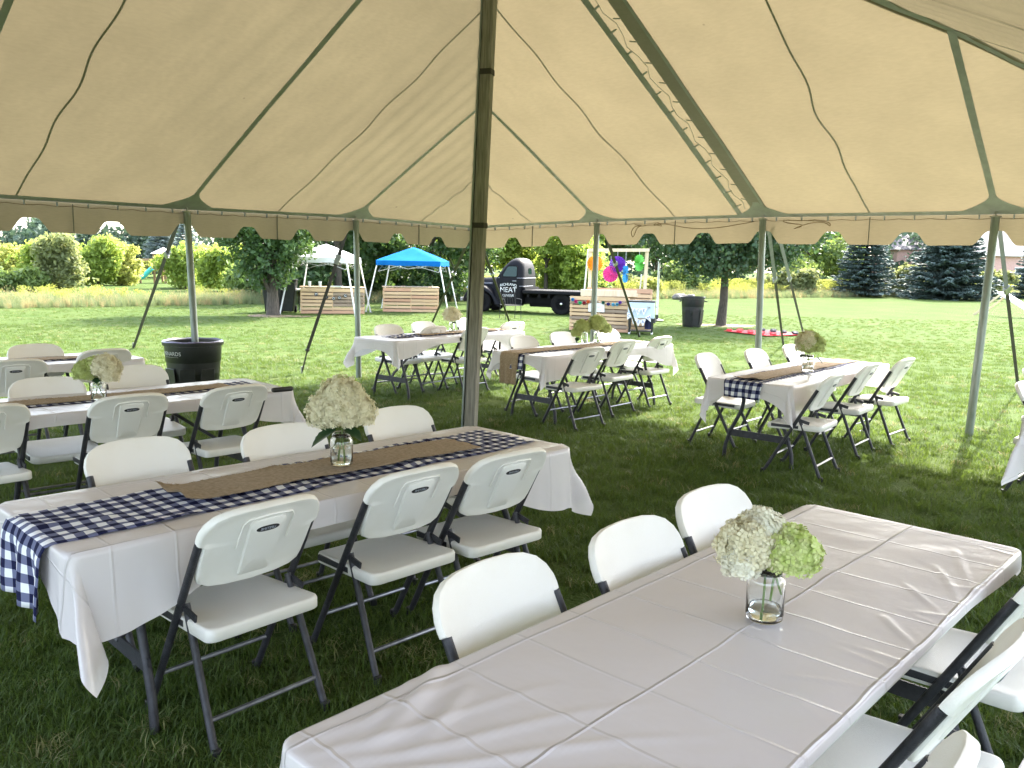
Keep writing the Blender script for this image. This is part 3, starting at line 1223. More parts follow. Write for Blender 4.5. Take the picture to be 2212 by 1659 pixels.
t0 = None
TLAB = {'A': 'long folding table under a bare white plastic sheet, in the foreground',
        'B': 'long folding table under white plastic, with a gingham runner hanging off its near end',
        'C': 'long folding table under white plastic, in front of the open black bin',
        'G': 'folding table under white plastic cut by the left edge of the picture',
        'F': 'farthest folding table, partly hidden by the wooden center pole',
        'E': 'folding table whose burlap runner hangs off the near end',
        'D': 'folding table in front of the red checker mat, gingham hanging at its end',
        'H': 'folding table mostly outside the right edge of the picture'}
for k in 'ABDEFCGH':
    if t0 is None:
        t0 = build_table(TLAB[k], 'folding tables under the tent')
        o = t0
    else:
        o = dup(t0, (0, 0, 0), 0, TLAB[k], 'folding tables under the tent')
    place(o, k)

# ------------------------------------------------------------------ plastic table covers
def cloth(k, label, near=.25, far=.25, left=.25, right=.25, seed=0.0, res=.02, mid=.33, skew=None):
    r = .05
    hx, hy = TL / 2 + .004, TW / 2 + .004
    x0, x1, y0, y1 = -hx - near, hx + far, -hy - right, hy + left
    def trim(u):
        # long at the corners, drawn up short between them
        q = min(1.0, max(0.0, (abs(u) - .42) / (hx - .50)))
        q = q * q * (3 - 2 * q)
        return mid + (1 - mid) * q
    nu, nv = int((x1 - x0) / res), int((y1 - y0) / res)
    top = TH + .003
    rf = random.Random(int(seed * 10))
    FL = []
    if k == 'A':
        # puckers along the right edge and long drags from the near left corner
        for i in range(9):
            ex = -.5 + 1.55 * i / 8 + rf.uniform(-.08, .08)
            FL.append((ex, -hy, R(rf.uniform(60, 112)), rf.uniform(.08, .2), rf.uniform(.005, .009), rf.uniform(.0015, .0035)))
        for i in range(6):
            FL.append((-hx + .02 + i * .02, hy - .03 - i * .06, R(-8 - i * 9), rf.uniform(.45, .75), .014, rf.uniform(.004, .007)))
    else:
        for i in range(16):
            FL.append((rf.uniform(-hx, hx), rf.choice((-1, 1)) * rf.uniform(.1, hy), R(rf.uniform(0, 180)), rf.uniform(.1, .35), rf.uniform(.006, .014), rf.uniform(.002, .006)))
        for cx_ in ((1,) if k == 'B' else (-1, 1)):
            for i in range(4):
                FL.append((cx_ * hx, -hy + i * .03, R((25 + i * 14) if cx_ < 0 else (155 - i * 14)), rf.uniform(.3, .6), .011, rf.uniform(.003, .005)))
    if k == 'A':
        inv = tframe(k).inverted()
        for (ax_, ay_), (bx_, by_), wd_, ht_ in (((965, 1422), (770, 1659), .022, .012), ((1015, 1500), (880, 1640), .016, .007), ((930, 1440), (700, 1640), .014, .006), ((2014, 1228), (2090, 1325), .009, .0042),
                                                 ((2056, 1193), (2123, 1295), .009, .0045), ((1926, 1343), (1998, 1420), .010, .005), ((1706, 1468), (1930, 1494), .007, .003), ((1960, 1268), (2045, 1352), .008, .0036)):
            p_, q_ = inv @ onz(ax_, ay_, TH), inv @ onz(bx_, by_, TH)
            FL.append((p_.x, p_.y, math.atan2(q_.y - p_.y, q_.x - p_.x), (q_ - p_).length, wd_, ht_))
    FL = [(a_, b_, math.cos(c_), math.sin(c_), d_, e_, f_) for a_, b_, c_, d_, e_, f_ in FL]
    def folds(u, v):
        z = 0.0
        for fx, fy, ca, sa, ln, wd, ht in FL:
            dx_, dy_ = u - fx, v - fy
            al = dx_ * ca + dy_ * sa
            if al < -.03 or al > ln: continue
            ac = (-dx_ * sa + dy_ * ca) + .012 * math.sin(al * 9 + fx * 5)
            if abs(ac) > 3 * wd: continue
            z += ht * math.exp(-(ac / wd) ** 2) * math.sin(PI * min(1, (al + .03) / (ln + .03)) ** .6)
        return z
    def fn(a, b):
        u, v = x0 + (x1 - x0) * a, y0 + (y1 - y0) * b
        if u < -hx: u = -hx + (u + hx) * (.45 + .55 * min(1.0, (abs(v) / hy) ** 3))
        if v > hy: v = hy + (v - hy) * trim(u)
        elif v < -hy: v = -hy + (v + hy) * trim(u)
        qx = max(-hx + r, min(hx - r, u))
        qy = max(-hy + r, min(hy - r, v))
        dx, dy = u - qx, v - qy
        dist = math.hypot(dx, dy)
        if dist <= r:
            z = top + .0022 * noise1(u * 3.1 + v * 2.0, seed) * noise1(v * 4.3 - u * 1.1, seed + 2) + folds(u, v)
            return (u, v, z + .002)
        h = dist - r
        nx, ny = dx / dist, dy / dist
        ex, ey = qx + nx * r, qy + ny * r
        s = ex * 1.0 - ey * 1.0
        diag = (2 * abs(nx * ny)) ** 1.3
        phi = .035 + .02 * noise1(s * 2.3, seed) + .16 * diag ** 3 * min(1, h * 4)
        amp = (.10 + .2 * diag) * min(1.0, h / .18)
        phi += amp * (.5 * noise1(s * 3.1, seed + 4) + .25 * noise1(s * 8, seed + 1)) * (1 - .6 * diag)
        if diag > .01:
            ang = math.atan2(abs(ny), abs(nx))
            phi += .20 * min(1, h * 5) * math.sin(ang * 8 + seed) * diag
        phi = max(.012, phi)
        bend = min(1.0, h / .02)
        out = .002 + (h * math.sin(phi)) * bend + .003 * bend
        dn = h * math.cos(phi) * (.35 + .65 * bend)
        # wind skew of the loose corners
        sk = (.15 * math.sin(seed * 3 + 1) if skew is None else skew) * diag * h
        return (ex + nx * out - ny * sk, ey + ny * out + nx * sk, top - dn + .002 * (1 - bend))
    mb = MB()
    mb.grid(fn, nu, nv, lambda a, b: (x0 + (x1 - x0) * a + seed, y0 + (y1 - y0) * b))
    o = mb.build('tablecloth', 'plastic_cloth', None, 180)
    place(o, k)
    tag(o, label, 'tablecloth', 'white plastic table covers')
    return o
cloth('A', 'bare creased white plastic cover on the foreground table', .30, .06, .16, .055, .3, .011)
cloth('B', 'white plastic cover under the nearest gingham runner, corner drooping low', .27, .24, .24, .31, 1.7, .016, skew=.3)
cloth('C', 'white plastic cover on the table before the open bin', .25, .28, .22, .22, 2.9)
cloth('D', 'white plastic cover with sharp hanging corners, nearest the red checker mat', .27, .25, .27, .28, 4.1)
cloth('E', 'white plastic cover under the hanging burlap runner', .2, .26, .22, .26, 5.3)
cloth('F', 'windblown white plastic cover on the farthest table', .27, .28, .25, .22, 6.6)
cloth('G', 'white plastic cover on the table cut by the left edge', .25, .25, .2, .2, 7.2)
cloth('H', 'white plastic cover hanging in a point at the right edge', .33, .25, .33, .25, 8.8)

# ------------------------------------------------------------------ runners
def ribbon(name, k, m, u0, u1, yc, w, dz, label, cat, group, seed=0.0, over0=0.0, over1=0.0, wave=.006, yc1=None, fray=False, curl=0.0):
    """runner lying along the table from u0 to u1; over0/over1 hang over the ends"""
    hx = TL / 2 + .012
    tot = over0 + (u1 - u0) + over1
    n = int(tot / .022)
    nv = max(10, int(w / .016))
    top = TH + .006 + dz
    def fn(a, b):
        l = tot * a
        u = u0 + l - over0
        y = (yc + ((yc1 if yc1 is not None else yc) - yc) * a) + (b - .5) * w + .012 * noise1(u * 2.6, seed) + .006 * noise1(u * 7 + b * 2, seed + 1)
        fold = max(0.0, noise1(u * 5.2 + b * 3.0, seed + 2) * .6 + .4 * noise1(b * 9 + u * 2, seed + 3))
        z = top + wave * fold
        if over0 > 0 and l < over0:
            h = over0 - l
            t = min(1.0, h / .05)
            o = .02 * t + .035 * h + .018 * math.sin(b * 14 + seed) * min(1, h * 5)
            return (-hx - o - dz * 2, y + .10 * h * (b - .5) * -1 + .05 * h, top - max(0.0, h - .012) - .004)
        if over1 > 0 and l > tot - over1:
            h = l - (tot - over1)
            t = min(1.0, h / .05)
            return (hx + .02 * t + .04 * h + .012 * math.sin(b * 12) * min(1, h * 5) + dz * 2, y, top - max(0.0, h - .012) - .004)
        if curl and l < .12:
            c = (1 - l / .12)
            z += curl * c * c * (.6 + .4 * math.sin(b * 7))
        return (u, y, z)
    mb = MB()
    mb.grid(fn, n, nv, lambda a, b: (tot * a + seed, (b - .5) * w))
    if fray:
        # loose threads along the raw edges
        for sgn in (0, 1):
            for i in range(int(tot / .012)):
                a = random.random()
                p = Vector(fn(a, sgn))
                q = p + Vector((random.uniform(-.012, .012), (1 if sgn else -1) * random.uniform(.004, .014), random.uniform(-.001, .006)))
                if p.z < top - .01: continue
                c = len(mb.v)
                mb.v += [tuple(p + Vector((-.0008, 0, .001))), tuple(p + Vector((.0008, 0, .001))), tuple(q)]
                mb.f.append((c, c + 1, c + 2))
    o = mb.build(name, m, None, 180)
    md = o.modifiers.new('thickness', 'SOLIDIFY')
    md.thickness = .0018
    md.offset = 1
    place(o, k)
    tag(o, label, cat, group)
    return o
HX = TL / 2
GR, BR = 'gingham runners on the tables', 'burlap runners on the tables'
ribbon('gingham_runner', 'B', 'gingham', -HX, HX - .06, -.06, .43, .000, 'navy gingham runner with its near end hanging down, nearest the camera', 'table runner', GR, 1.1, over0=.26, wave=.014, yc1=.04)
ribbon('burlap_runner', 'B', 'burlap', -HX + .50, HX - .42, .0, .265, .018, 'tan burlap strip with rolled end on the nearest gingham runner', 'table runner', BR, 2.2, wave=.010, fray=True, curl=.035)
ribbon('gingham_runner', 'C', 'gingham', -HX, HX - .10, .04, .30, .0, 'navy gingham runner on the table before the open bin', 'table runner', GR, 3.1, wave=.008)
ribbon('burlap_runner', 'C', 'burlap', -HX + .2, HX - .30, .045, .20, .008, 'tan burlap strip on the table before the open bin', 'table runner', BR, 3.7, wave=.006, fray=True)
ribbon('gingham_runner', 'D', 'gingham', -HX, HX - .02, .03, .34, .0, 'navy gingham runner on the table nearest the checker mat', 'table runner', GR, 4.4, over0=.15, wave=.010)
ribbon('burlap_runner', 'D', 'burlap', -HX + .05, HX - .06, .03, .23, .011, 'tan burlap strip on the table nearest the checker mat', 'table runner', BR, 4.9, wave=.006, fray=True, curl=.02)
ribbon('gingham_runner', 'E', 'gingham', -HX, HX, .02, .28, .0, 'navy gingham runner under the hanging burlap one', 'table runner', GR, 5.4, over0=.17, over1=.10, wave=.006)
ribbon('burlap_runner', 'E', 'burlap', -HX, HX - .12, .06, .25, .009, 'tan burlap strip hanging well down over its table end', 'table runner', BR, 5.9, over0=.34, wave=.005, fray=True)
ribbon('gingham_runner', 'F', 'gingham', -HX + .25, HX - .1, .02, .28, .0, 'rumpled navy gingham runner on the farthest table', 'table runner', GR, 6.4, wave=.03)
ribbon('burlap_runner', 'F', 'burlap', -HX + .75, HX - .1, .02, .24, .012, 'rumpled tan burlap strip on the farthest table', 'table runner', BR, 6.9, wave=.02, fray=True)
ribbon('gingham_runner', 'G', 'gingham', -HX, HX - .3, -.02, .30, .0, 'navy gingham runner on the table cut by the left edge', 'table runner', GR, 7.4)
ribbon('burlap_runner', 'G', 'burlap', -HX, HX - .45, -.02, .20, .008, 'tan burlap strip on the table cut by the left edge', 'table runner', BR, 7.9, fray=True)

# ------------------------------------------------------------------ chairs round the tables
CHAIR = None
CG = 'white folding chairs at the tables'
def chair_at(px, py, k, side, label, ztop=.876, twist=0.0, dep=None):
    """top middle of the backrest seen at (px, py); the chair faces its table"""
    global CHAIR
    a = R(TABLES[k][2])
    n = Vector((-math.sin(a), math.cos(a), 0)) * (1 if side == 'left' else -1)
    f = -n                                                   # facing direction
    rz = math.atan2(f.y, f.x) - PI / 2 + R(twist)
    fv = Vector((-math.sin(rz), math.cos(rz), 0))
    p = onz(px, py, ztop)
    loc = Vector((p.x, p.y, 0)) + fv * .308
    if CHAIR is None:
        CHAIR = build_chair(label, CG)
        CHAIR.location = loc
        CHAIR.rotation_euler = (0, 0, rz)
        return CHAIR
    return dup(CHAIR, loc, rz, label, CG)
ORD3 = ('nearest of three', 'middle of three', 'farthest of three')
def row(k, side, pts, words=ORD3):
    for w_, q in zip(words, pts):
        chair_at(q[0], q[1], k, side, 'white folding chair, %s on %s side of %s' % (w_, side, TDESC[k]), twist=q[2] if len(q) > 2 else random.uniform(-3, 3))
row('B', 'right', [(590, 1072, 3), (920, 1000, 0), (1122, 966, -2)])
row('B', 'left', [(282, 938, 2), (598, 908, 0), (845, 871, 0)])
row('A', 'left', [(1035, 1197, 2), (1340, 1112, 0), (1513, 1042, -2)])
row('D', 'right', [(1815, 802, 4), (1893, 780, 2), (1968, 769, -2)])
row('D', 'left', [(1516, 758, 3), (1622, 749, 0), (1702, 740, 0)])
row('E', 'right', [(1285, 745), (1358, 731), (1437, 723)])
row('E', 'left', [(1122, 721), (1207, 713), (1305, 706)])
row('F', 'right', [(945, 701), (1035, 704), (1115, 692, -8)])
row('F', 'left', [(832, 697), (908, 691), (1001, 684)])
row('C', 'right', [(-30, 868), (288, 845), (520, 826)])
row('C', 'left', [(95, 808), (285, 783)], ('nearer of two', 'farther of two'))
row('G', 'right', [(35, 771), (232, 749)], ('nearer of two', 'farther of two'))
row('G', 'left', [(70, 738)], ('only one showing',))
row('H', 'left', [(2203, 818), (2216, 789)], ('nearer of two', 'farther of two'))
# near right side of the bare foreground table: placed from the ends of their backrests
def chair_top(P, k, side, label, twist=0.0):
    a = R(TABLES[k][2])
    n = Vector((-math.sin(a), math.cos(a), 0)) * (1 if side == 'left' else -1)
    rz = math.atan2(-n.y, -n.x) - PI / 2 + R(twist)
    fv = Vector((-math.sin(rz), math.cos(rz), 0))
    return dup(CHAIR, Vector((P.x, P.y, 0)) + fv * .308, rz, label, CG)
_d = Vector((math.cos(R(47.1)), math.sin(R(47.1)), 0))
_n = Vector((-_d.y, _d.x, 0))
_r2 = onz(2040, 1530, .745) + _d * .235 - _n * .093
_r3 = onz(2066, 1600, .80) - _d * .21 - _n * .058
_r1 = onz(2197, 1295, .745) + _d * .235 - _n * .093
chair_top(_r2, 'A', 'right', 'white folding chair, middle of three on right side of the bare foreground table')
chair_top(_r3, 'A', 'right', 'white folding chair, nearest of three on right side of the bare foreground table')
chair_top(_r1, 'A', 'right', 'white folding chair, farthest of three on right side of the bare foreground table')

# ------------------------------------------------------------------ hydrangeas in jars
def florets(c, rad, n, m, name, size=.012, seed=1, squash=(1, 1, .95), cut=-.55):
    rg = np.random.default_rng(seed)
    i = np.arange(n) + .5
    ph = np.arccos(1 - 2 * i / n)
    th = PI * (1 + 5 ** .5) * i
    d = np.stack([np.cos(th) * np.sin(ph), np.sin(th) * np.sin(ph), np.cos(ph)], 1)
    d = d[d[:, 2] > cut]
    lump = 1 + .09 * np.sin(d[:, 0] * 5 + seed) * np.sin(d[:, 1] * 6 + seed * 2) + .05 * np.sin(d[:, 2] * 9 + d[:, 0] * 7)
    pos = d * rad * np.array(squash) * (lump + rg.normal(0, .045, len(d)))[:, None] + np.array(c)
    # a second, deeper layer
    k2 = len(d) // 2
    pos = np.concatenate([pos, d[:k2 * 2:2] * rad * .86 * np.array(squash) + np.array(c)])
    nd = np.concatenate([d, d[:k2 * 2:2]])
    nd = nd + rg.normal(0, .27, nd.shape)
    nd /= np.linalg.norm(nd, axis=1)[:, None]
    a = np.cross(nd, rg.normal(0, 1, nd.shape))
    a /= np.linalg.norm(a, axis=1)[:, None]
    b = np.cross(nd, a)
    V, Q = [], []
    sz = size * rg.uniform(.75, 1.25, len(pos))
    for q in range(4):
        t = q * PI / 2
        e = a * math.cos(t) + b * math.sin(t)
        f = -a * math.sin(t) + b * math.cos(t)
        s_ = sz[:, None]
        up = nd * s_
        V.append(np.stack([pos + e * s_ * .06, pos + e * s_ * .62 + f * s_ * .46 + up * rg.uniform(.0, .35, (len(pos), 1)), pos + e * s_ * 1.12 + up * rg.uniform(-.15, .35, (len(pos), 1)),
                           pos + e * s_ * .62 - f * s_ * .46 + up * rg.uniform(.0, .35, (len(pos), 1))], 1))
    V = np.concatenate(V).reshape(-1, 3)
    Q = np.arange(len(V)).reshape(-1, 4)
    return npmesh(name, V, Q, m)

def jar(loc, label, r=.043, h=.135, water=.45, group='glass jars on the tables', lid=None):
    J = thing('glass_jar', label, 'jar', loc, 0, group)
    mb = MB()
    t = .004
    prof = [(0, .002), (r * .75, 0), (r * .97, .008), (r, .02), (r, h * .74), (r * .93, h * .82), (r * .80, h * .86), (r * .80, h * .985), (r * .82, h), (r * .77, h),
            (r * .80 - t, h * .985), (r * .80 - t, h * .86), (r * .93 - t, h * .80), (r - t, h * .73), (r - t, .024), (r * .9 - t, .012), (0, .010)]
    mb.lathe(prof, 28)
    for z in (.90, .94):
        mb.lathe([(r * .80, h * z - .003), (r * .835, h * z), (r * .80, h * z + .003)], 28)
    mb.build('jar', 'jar_glass', J, 60)
    mb = MB()
    mb.lathe([(0, .0112), (r * .9 - t - .0008, .0132), (r - t - .0006, .026), (r - t - .0006, h * water), (0, h * water)], 28)
    mb.build('water', 'water', J, 60)
    return J

def bouquet(loc, label, heads, stems, leaves=(), r=.04, h=.135, group='hydrangea bunches on the tables'):
    Bq = thing('hydrangea_bunch', label, 'flowers', loc, 0, group)
    for i, (c, rad, n, m, size) in enumerate(heads):
        fh = tag(link('flower_head', florets(c, rad, n, m, 'flower_head', size, seed=int(abs(loc[0]) * 100) + i + 3), Bq), kind='stuff')
        mb = MB()
        mb.lathe([(0, -.72), (.42, -.60), (.68, -.30), (.76, 0), (.66, .36), (.40, .56), (0, .66)], 12)
        mb.v = [(c[0] + x * rad, c[1] + y * rad, c[2] + z * rad) for x, y, z in mb.v]
        mb.build('flower_core', 'petal_core', fh, 180)
    for pts in stems:
        mb = MB()
        mb.tube(pts, .0032, 7)
        mb.build('stem', 'stem', Bq)
    for (p, d, sz, tilt) in leaves:
        mb = MB()
        dv = Vector(d).normalized()
        sv = dv.cross(Vector((0, 0, 1))).normalized()
        uv_ = sv.cross(dv)
        def lf(u, v):
            w = math.sin(PI * v ** .8) * .42 * (1 + .06 * math.sin(v * 40))
            x = (u - .5) * 2
            q = Vector(p) + dv * sz * v + sv * (sz * w * x) + uv_ * (sz * (-.18 * v * v * tilt + .10 * abs(x) * w * 2))
            return q
        mb.grid(lf, 6, 12)
        mb.build('leaf', 'leaf_dark', Bq, 180)
    return Bq

def table_pt(px, py, z=TH + .012):
    return onz(px, py, z)

# foreground: cream and lime
p = table_pt(1650, 1338, TH + .006)
jar(p, 'clear glass jar with bare stems on the foreground table', .050, .150, .25)
bouquet(p, 'cream and lime green hydrangea heads side by side on foreground table',
        [((-.056, .0, .200), .078, 560, 'petal_cream', .0125), ((-.012, .03, .228), .070, 460, 'petal_white', .0125), ((-.078, -.03, .168), .048, 240, 'petal_white', .0125),
         ((.052, -.020, .195), .073, 560, 'petal_lime', .0120)],
        [[(-.01, -.012, .012), (-.006, -.006, .09), (-.004, 0, .19)], [(.012, -.006, .055), (.016, -.004, .10), (.03, 0, .18)], [(.040, -.01, .075), (.030, -.008, .10), (.01, 0, .17)]])
# nearest gingham table: white globe with two dark leaves
p = table_pt(738, 1005, TH + .030)
jar(p, 'embossed glass jar of water on the nearest burlap strip', .050, .150, .55)
bouquet(p, 'big cream hydrangea globe with two dark leaves, nearest gingham-runner table',
        [((-.055, .0, .235), .092, 760, 'petal_cream', .0118), ((.050, .0, .245), .094, 800, 'petal_cream', .0118), ((.0, .0, .305), .098, 800, 'petal_cream', .0118), ((-.0, -.05, .245), .085, 600, 'petal_cream', .0118)],
        [[(.01, .0, .015), (.008, 0, .08), (.0, 0, .2)], [(-.012, .01, .02), (-.005, 0, .1), (.01, 0, .2)]],
        [((-.010, -.05, .175), (-.75, -.40, -.38), .135, .9), ((.02, -.05, .180), (.85, -.35, -.28), .105, 1.2)])
p = table_pt(214, 866, TH + .018)
jar(p, 'glass jar with crossed stems on table before the open bin', .046, .140, .40)
bouquet(p, 'mixed green and cream hydrangeas on table before the open bin',
        [((-.075, 0, .185), .072, 420, 'petal_olive', .0125), ((-.02, .02, .215), .07, 380, 'petal_lime', .0115), ((.055, 0, .215), .085, 560, 'petal_cream', .0125), ((.085, -.02, .165), .055, 260, 'petal_cream', .0125)],
        [[(.03, 0, .02), (.0, 0, .1), (-.05, 0, .17)], [(-.03, 0, .02), (.0, 0, .1), (.04, 0, .18)]], [((.0, .0, .15), (.3, -.9, -.2), .08, 1.0)])
p = table_pt(1744, 803, TH + .020)
jar(p, 'glass jar on the table nearest the red checker mat', .055, .155, .35)
bouquet(p, 'faded pink-green hydrangea globe on table nearest checker mat',
        [((.0, 0, .255), .120, 760, 'petal_olive', .0145), ((-.030, -.025, .275), .098, 420, 'petal_cream', .0145), ((.035, -.02, .25), .095, 420, 'petal_olive', .0145)],
        [[(-.03, 0, .02), (.0, 0, .1), (.01, 0, .2)], [(.03, 0, .03), (.01, 0, .1), (-.02, 0, .2)]],
        [((-.03, -.03, .16), (-.8, -.5, -.1), .085, 1.0), ((.05, -.03, .14), (.7, -.5, -.5), .09, .8)])
p = table_pt(1262, 741, TH + .018)
jar(p, 'left of two jars on the table with hanging burlap', .04, .14, .3)
bouquet(p, 'olive green hydrangea in the left of two adjoining jars',
        [((-.03, 0, .19), .092, 460, 'petal_olive', .0155), ((-.10, -.02, .12), .06, 220, 'petal_olive', .0155)],
        [[(.0, 0, .02), (.0, 0, .1), (-.02, 0, .17)]], [((-.08, -.02, .07), (-.2, -.6, -.6), .07, .5)])
p = table_pt(1289, 741, TH + .018)
jar(p, 'right of two jars on the table with hanging burlap', .04, .14, .3)
bouquet(p, 'olive green hydrangea in the right of two adjoining jars',
        [((-.0, 0, .225), .110, 560, 'petal_olive', .0155), ((.10, 0, .17), .07, 260, 'petal_olive', .0155)],
        [[(.0, 0, .02), (.0, 0, .1), (.02, 0, .17)]])
p = table_pt(976, 716, TH + .02)
jar(p, 'glass jar on the farthest table', .04, .13, .3)
bouquet(p, 'round cream hydrangea on the farthest table',
        [((.0, 0, .215), .112, 560, 'petal_cream', .0165)], [[(.0, 0, .02), (.0, 0, .1), (.0, 0, .17)]], [((.02, -.02, .13), (.3, -.8, -.2), .07, .5)])
# black tube lying on the far end of the table before the open bin
a, b = onz(588, 843, TH + .025), onz(632, 839, TH + .025)
mb = MB()
mb.tube([a, a.lerp(b, .1), a.lerp(b, .93), b], [.013, .018, .018, .012], 12)
tag(mb.build('black_tube', 'slot_black', None), 'short black tube lying on a table end near the open bin', 'tube')

# ------------------------------------------------------------------ bins
def trash_bin(loc, label, r=.30, h=.80, lid_tilt=0.0, text=None, liner=False, rz=0.0, group='black plastic bins on the lawn'):
    T = thing('trash_bin', label, 'bin', loc, rz, group)
    mb = MB()
    prof = [(0, 0), (r * .76, 0), (r * .78, .02), (r * .84, h * .38), (r * .87, h * .40), (r * .90, h * .66), (r * .935, h * .68), (r * .965, h * .93), (r * 1.03, h * .935), (r * 1.04, h * .985), (r * 1.0, h),
            (r * .95, h * .985), (r * .92, h * .7), (r * .80, .05), (0, .04)]
    mb.lathe(prof, 40)
    mb.build('bin_body', 'bin_plastic', T, 45)
    for s in (() if liner else (-1, 1)):
        mb = MB()
        mb.tube([(s * r * .98, -.09, h * .86), (s * r * 1.16, -.085, h * .84), (s * r * 1.16, .085, h * .84), (s * r * .98, .09, h * .86)], .014, 8)
        mb.build('handle', 'bin_plastic', T)
    for a in (-2.2, -1.45, -.7):
        mb = MB()
        c = Vector((math.cos(a) * r * .885, math.sin(a) * r * .885, h * .33))
        mb.box(c, (.008, .17, h * .5), Matrix.Rotation(a, 3, 'Z') @ Matrix.Rotation(.10, 3, 'Y'))
        bevel(mb.build('bin_rib', 'bin_plastic', T, 30), .006)
    if liner:
        mb = MB()
        mb.grid(lambda u, v: ((r * (1.03 - .15 * v) + .008 * math.sin(u * 71) * (v)) * math.cos(u * 2 * PI), (r * (1.03 - .15 * v) + .008 * math.sin(u * 71) * v) * math.sin(u * 2 * PI),
                              h * (.992 + .018 * math.sin(min(1, v * 3) * PI / 2) - .30 * max(0, v - .25)) + .003 * math.sin(u * 47)), 96, 8)
        mb.build('bag_liner', 'bag_plastic', T, 180)
    if text:
        for s, size, dz, me in text:
            # wrap lettering on the bin side
            tm = me
            for v in tm.vertices:
                z = h * dz + v.co.y
                rr = r * (.935 + .03 * (z / h - .68) / .25) + .003
                a = -PI / 2 + s + v.co.x / rr
                v.co = (rr * math.cos(a), rr * math.sin(a), z)
            link('lettering', tm, T)
    return T
q = onz(421, 872, 0)
q = Vector((-3.72, 9.75, 0))
q = onz(421, 868, 0)
trash_bin(q, 'open black bin with purple bag liner behind the left tables', .325, .72, liner=True,
          text=[(-.52, .06, .815, text_mesh('MENARDS', .062, 'print_white', .0008)), (-.52, .02, .765, text_mesh('~~~~~~~~~~~~~', .028, 'print_white', .0008))])
q = onz(1494, 706, 0)
trash_bin(q, 'black ribbed bin between the cooler and a tree', .33, .86)

# ------------------------------------------------------------------ pallet counters
def pallet(name_root, a, b, h, rows, mats, depth=.9, top=True, seed=0, back=True):
    """slatted counter front between ground points a and b, built of planks, stringers, top boards"""
    rg = random.Random(seed)
    d = (b - a)
    Lp = d.length
    ang = math.atan2(d.y, d.x)
    root = name_root
    root.location = a
    root.rotation_euler = (0, 0, ang)
    gap = .022
    ph = (h - .03) / rows
    nseg = 2
    for i in range(rows):
        for j in range(nseg):
            L0, L1 = Lp * j / nseg, Lp * (j + 1) / nseg
            mb = MB()
            hh = ph - gap - rg.uniform(0, .012) if i < rows - 1 else ph - .004
            z0 = .015 + i * ph
            mb.box(((L0 + L1) / 2 + rg.uniform(-.004, .004), rg.uniform(-.003, .003), z0 + hh / 2), (L1 - L0 - .006, .018, hh))
            mt = mats(i, j) if callable(mats) else mats
            o = bevel(mb.build('plank', mt, root, 0), .003, 1)
            o.rotation_euler = (rg.uniform(-.01, .01), rg.uniform(-.004, .004), 0)
    for i in range(4):
        mb = MB()
        mb.box((Lp / 2, .108, h * (i + .5) / 4.15), (Lp - .01, .016, h / 4.15 - .05))
        mb.build('rear_plank', 'pallet_old', root, 0)
    for k in range(5):
        x = .03 + (Lp - .06) * k / 4
        mb = MB()
        mb.box((x, .055, h / 2 - .01), (.045, .085, h - .04))
        mb.build('stringer', 'pallet_new' if k in (0, 2, 4) else 'pallet_old', root, 0)
    if top:
        n = 5
        for k in range(n):
            mb = MB()
            w = depth / n
            mb.box((Lp / 2, .0 + w * (k + .5) - .02, h + .008), (Lp + .04, w - .008, .022))
            bevel(mb.build('top_board', 'pallet_new', root, 0), .003, 1)
    if back:
        for x in (.04, Lp - .04):
            mb = MB()
            mb.box((x, depth - .10, h / 2), (.045, .085, h - .01))
            mb.build('post', 'pallet_new', root, 0)
        for zz in (.3, .75):
            for x in (.01, Lp - .01):
                mb = MB()
                mb.box((x, depth / 2, h * zz), (.018, depth - .14, .10))
                mb.build('side_plank', 'pallet_new', root, 0)
    return root
a, b = onz(649, 678), onz(788, 679)
b = a + (b - a)
T = thing('pallet_counter', 'pallet counter with black letter discs under the white canopy', 'counter', group='pallet counters on the lawn')
H1 = 57 / F * a.y
pallet(T, a, b, H1, 7, lambda i, j: ('pallet_red' if i == 0 else 'pallet_old' if (j == 1 and i in (2, 3, 4, 5)) else 'pallet_new'), seed=3)
CA1, CB1, CANG1 = a, b, math.atan2((b - a).y, (b - a).x)
# letter discs hanging on a string along its front
dsx = [(683, 635.5), (705, 642), (720.5, 645), (733, 643.5), (746, 639)]
G_ = thing('letter_garland', 'string of black discs with white letters on a pallet counter', 'garland', (0, 0, 0))
pts = []
for (px, py), ch in zip(dsx, 'MTOOG'):
    c = aty(px, py, a.y - .03 + (px - 649) / 139 * (b.y - a.y))
    pts.append(c)
    mb = MB()
    mb.lathe([(0, -.006), (.055, -.006), (.056, .006), (0, .006)], 24)
    o = mb.build('disc', 'slot_black', G_, 40)
    rot = Matrix.Rotation(CANG1, 4, 'Z') @ Matrix.Rotation(PI / 2, 4, 'X')
    o.matrix_local = Matrix.Translation(c) @ rot
    t = link('letter', text_mesh(ch, .10, 'print_white', .001), o)
    t.location = (0, 0, .0075)
mb = MB()
mb.tube([aty(655, 618, a.y - .02)] + pts + [aty(772, 622, b.y - .02)], .003, 5)
mb.build('string', 'rope', G_)
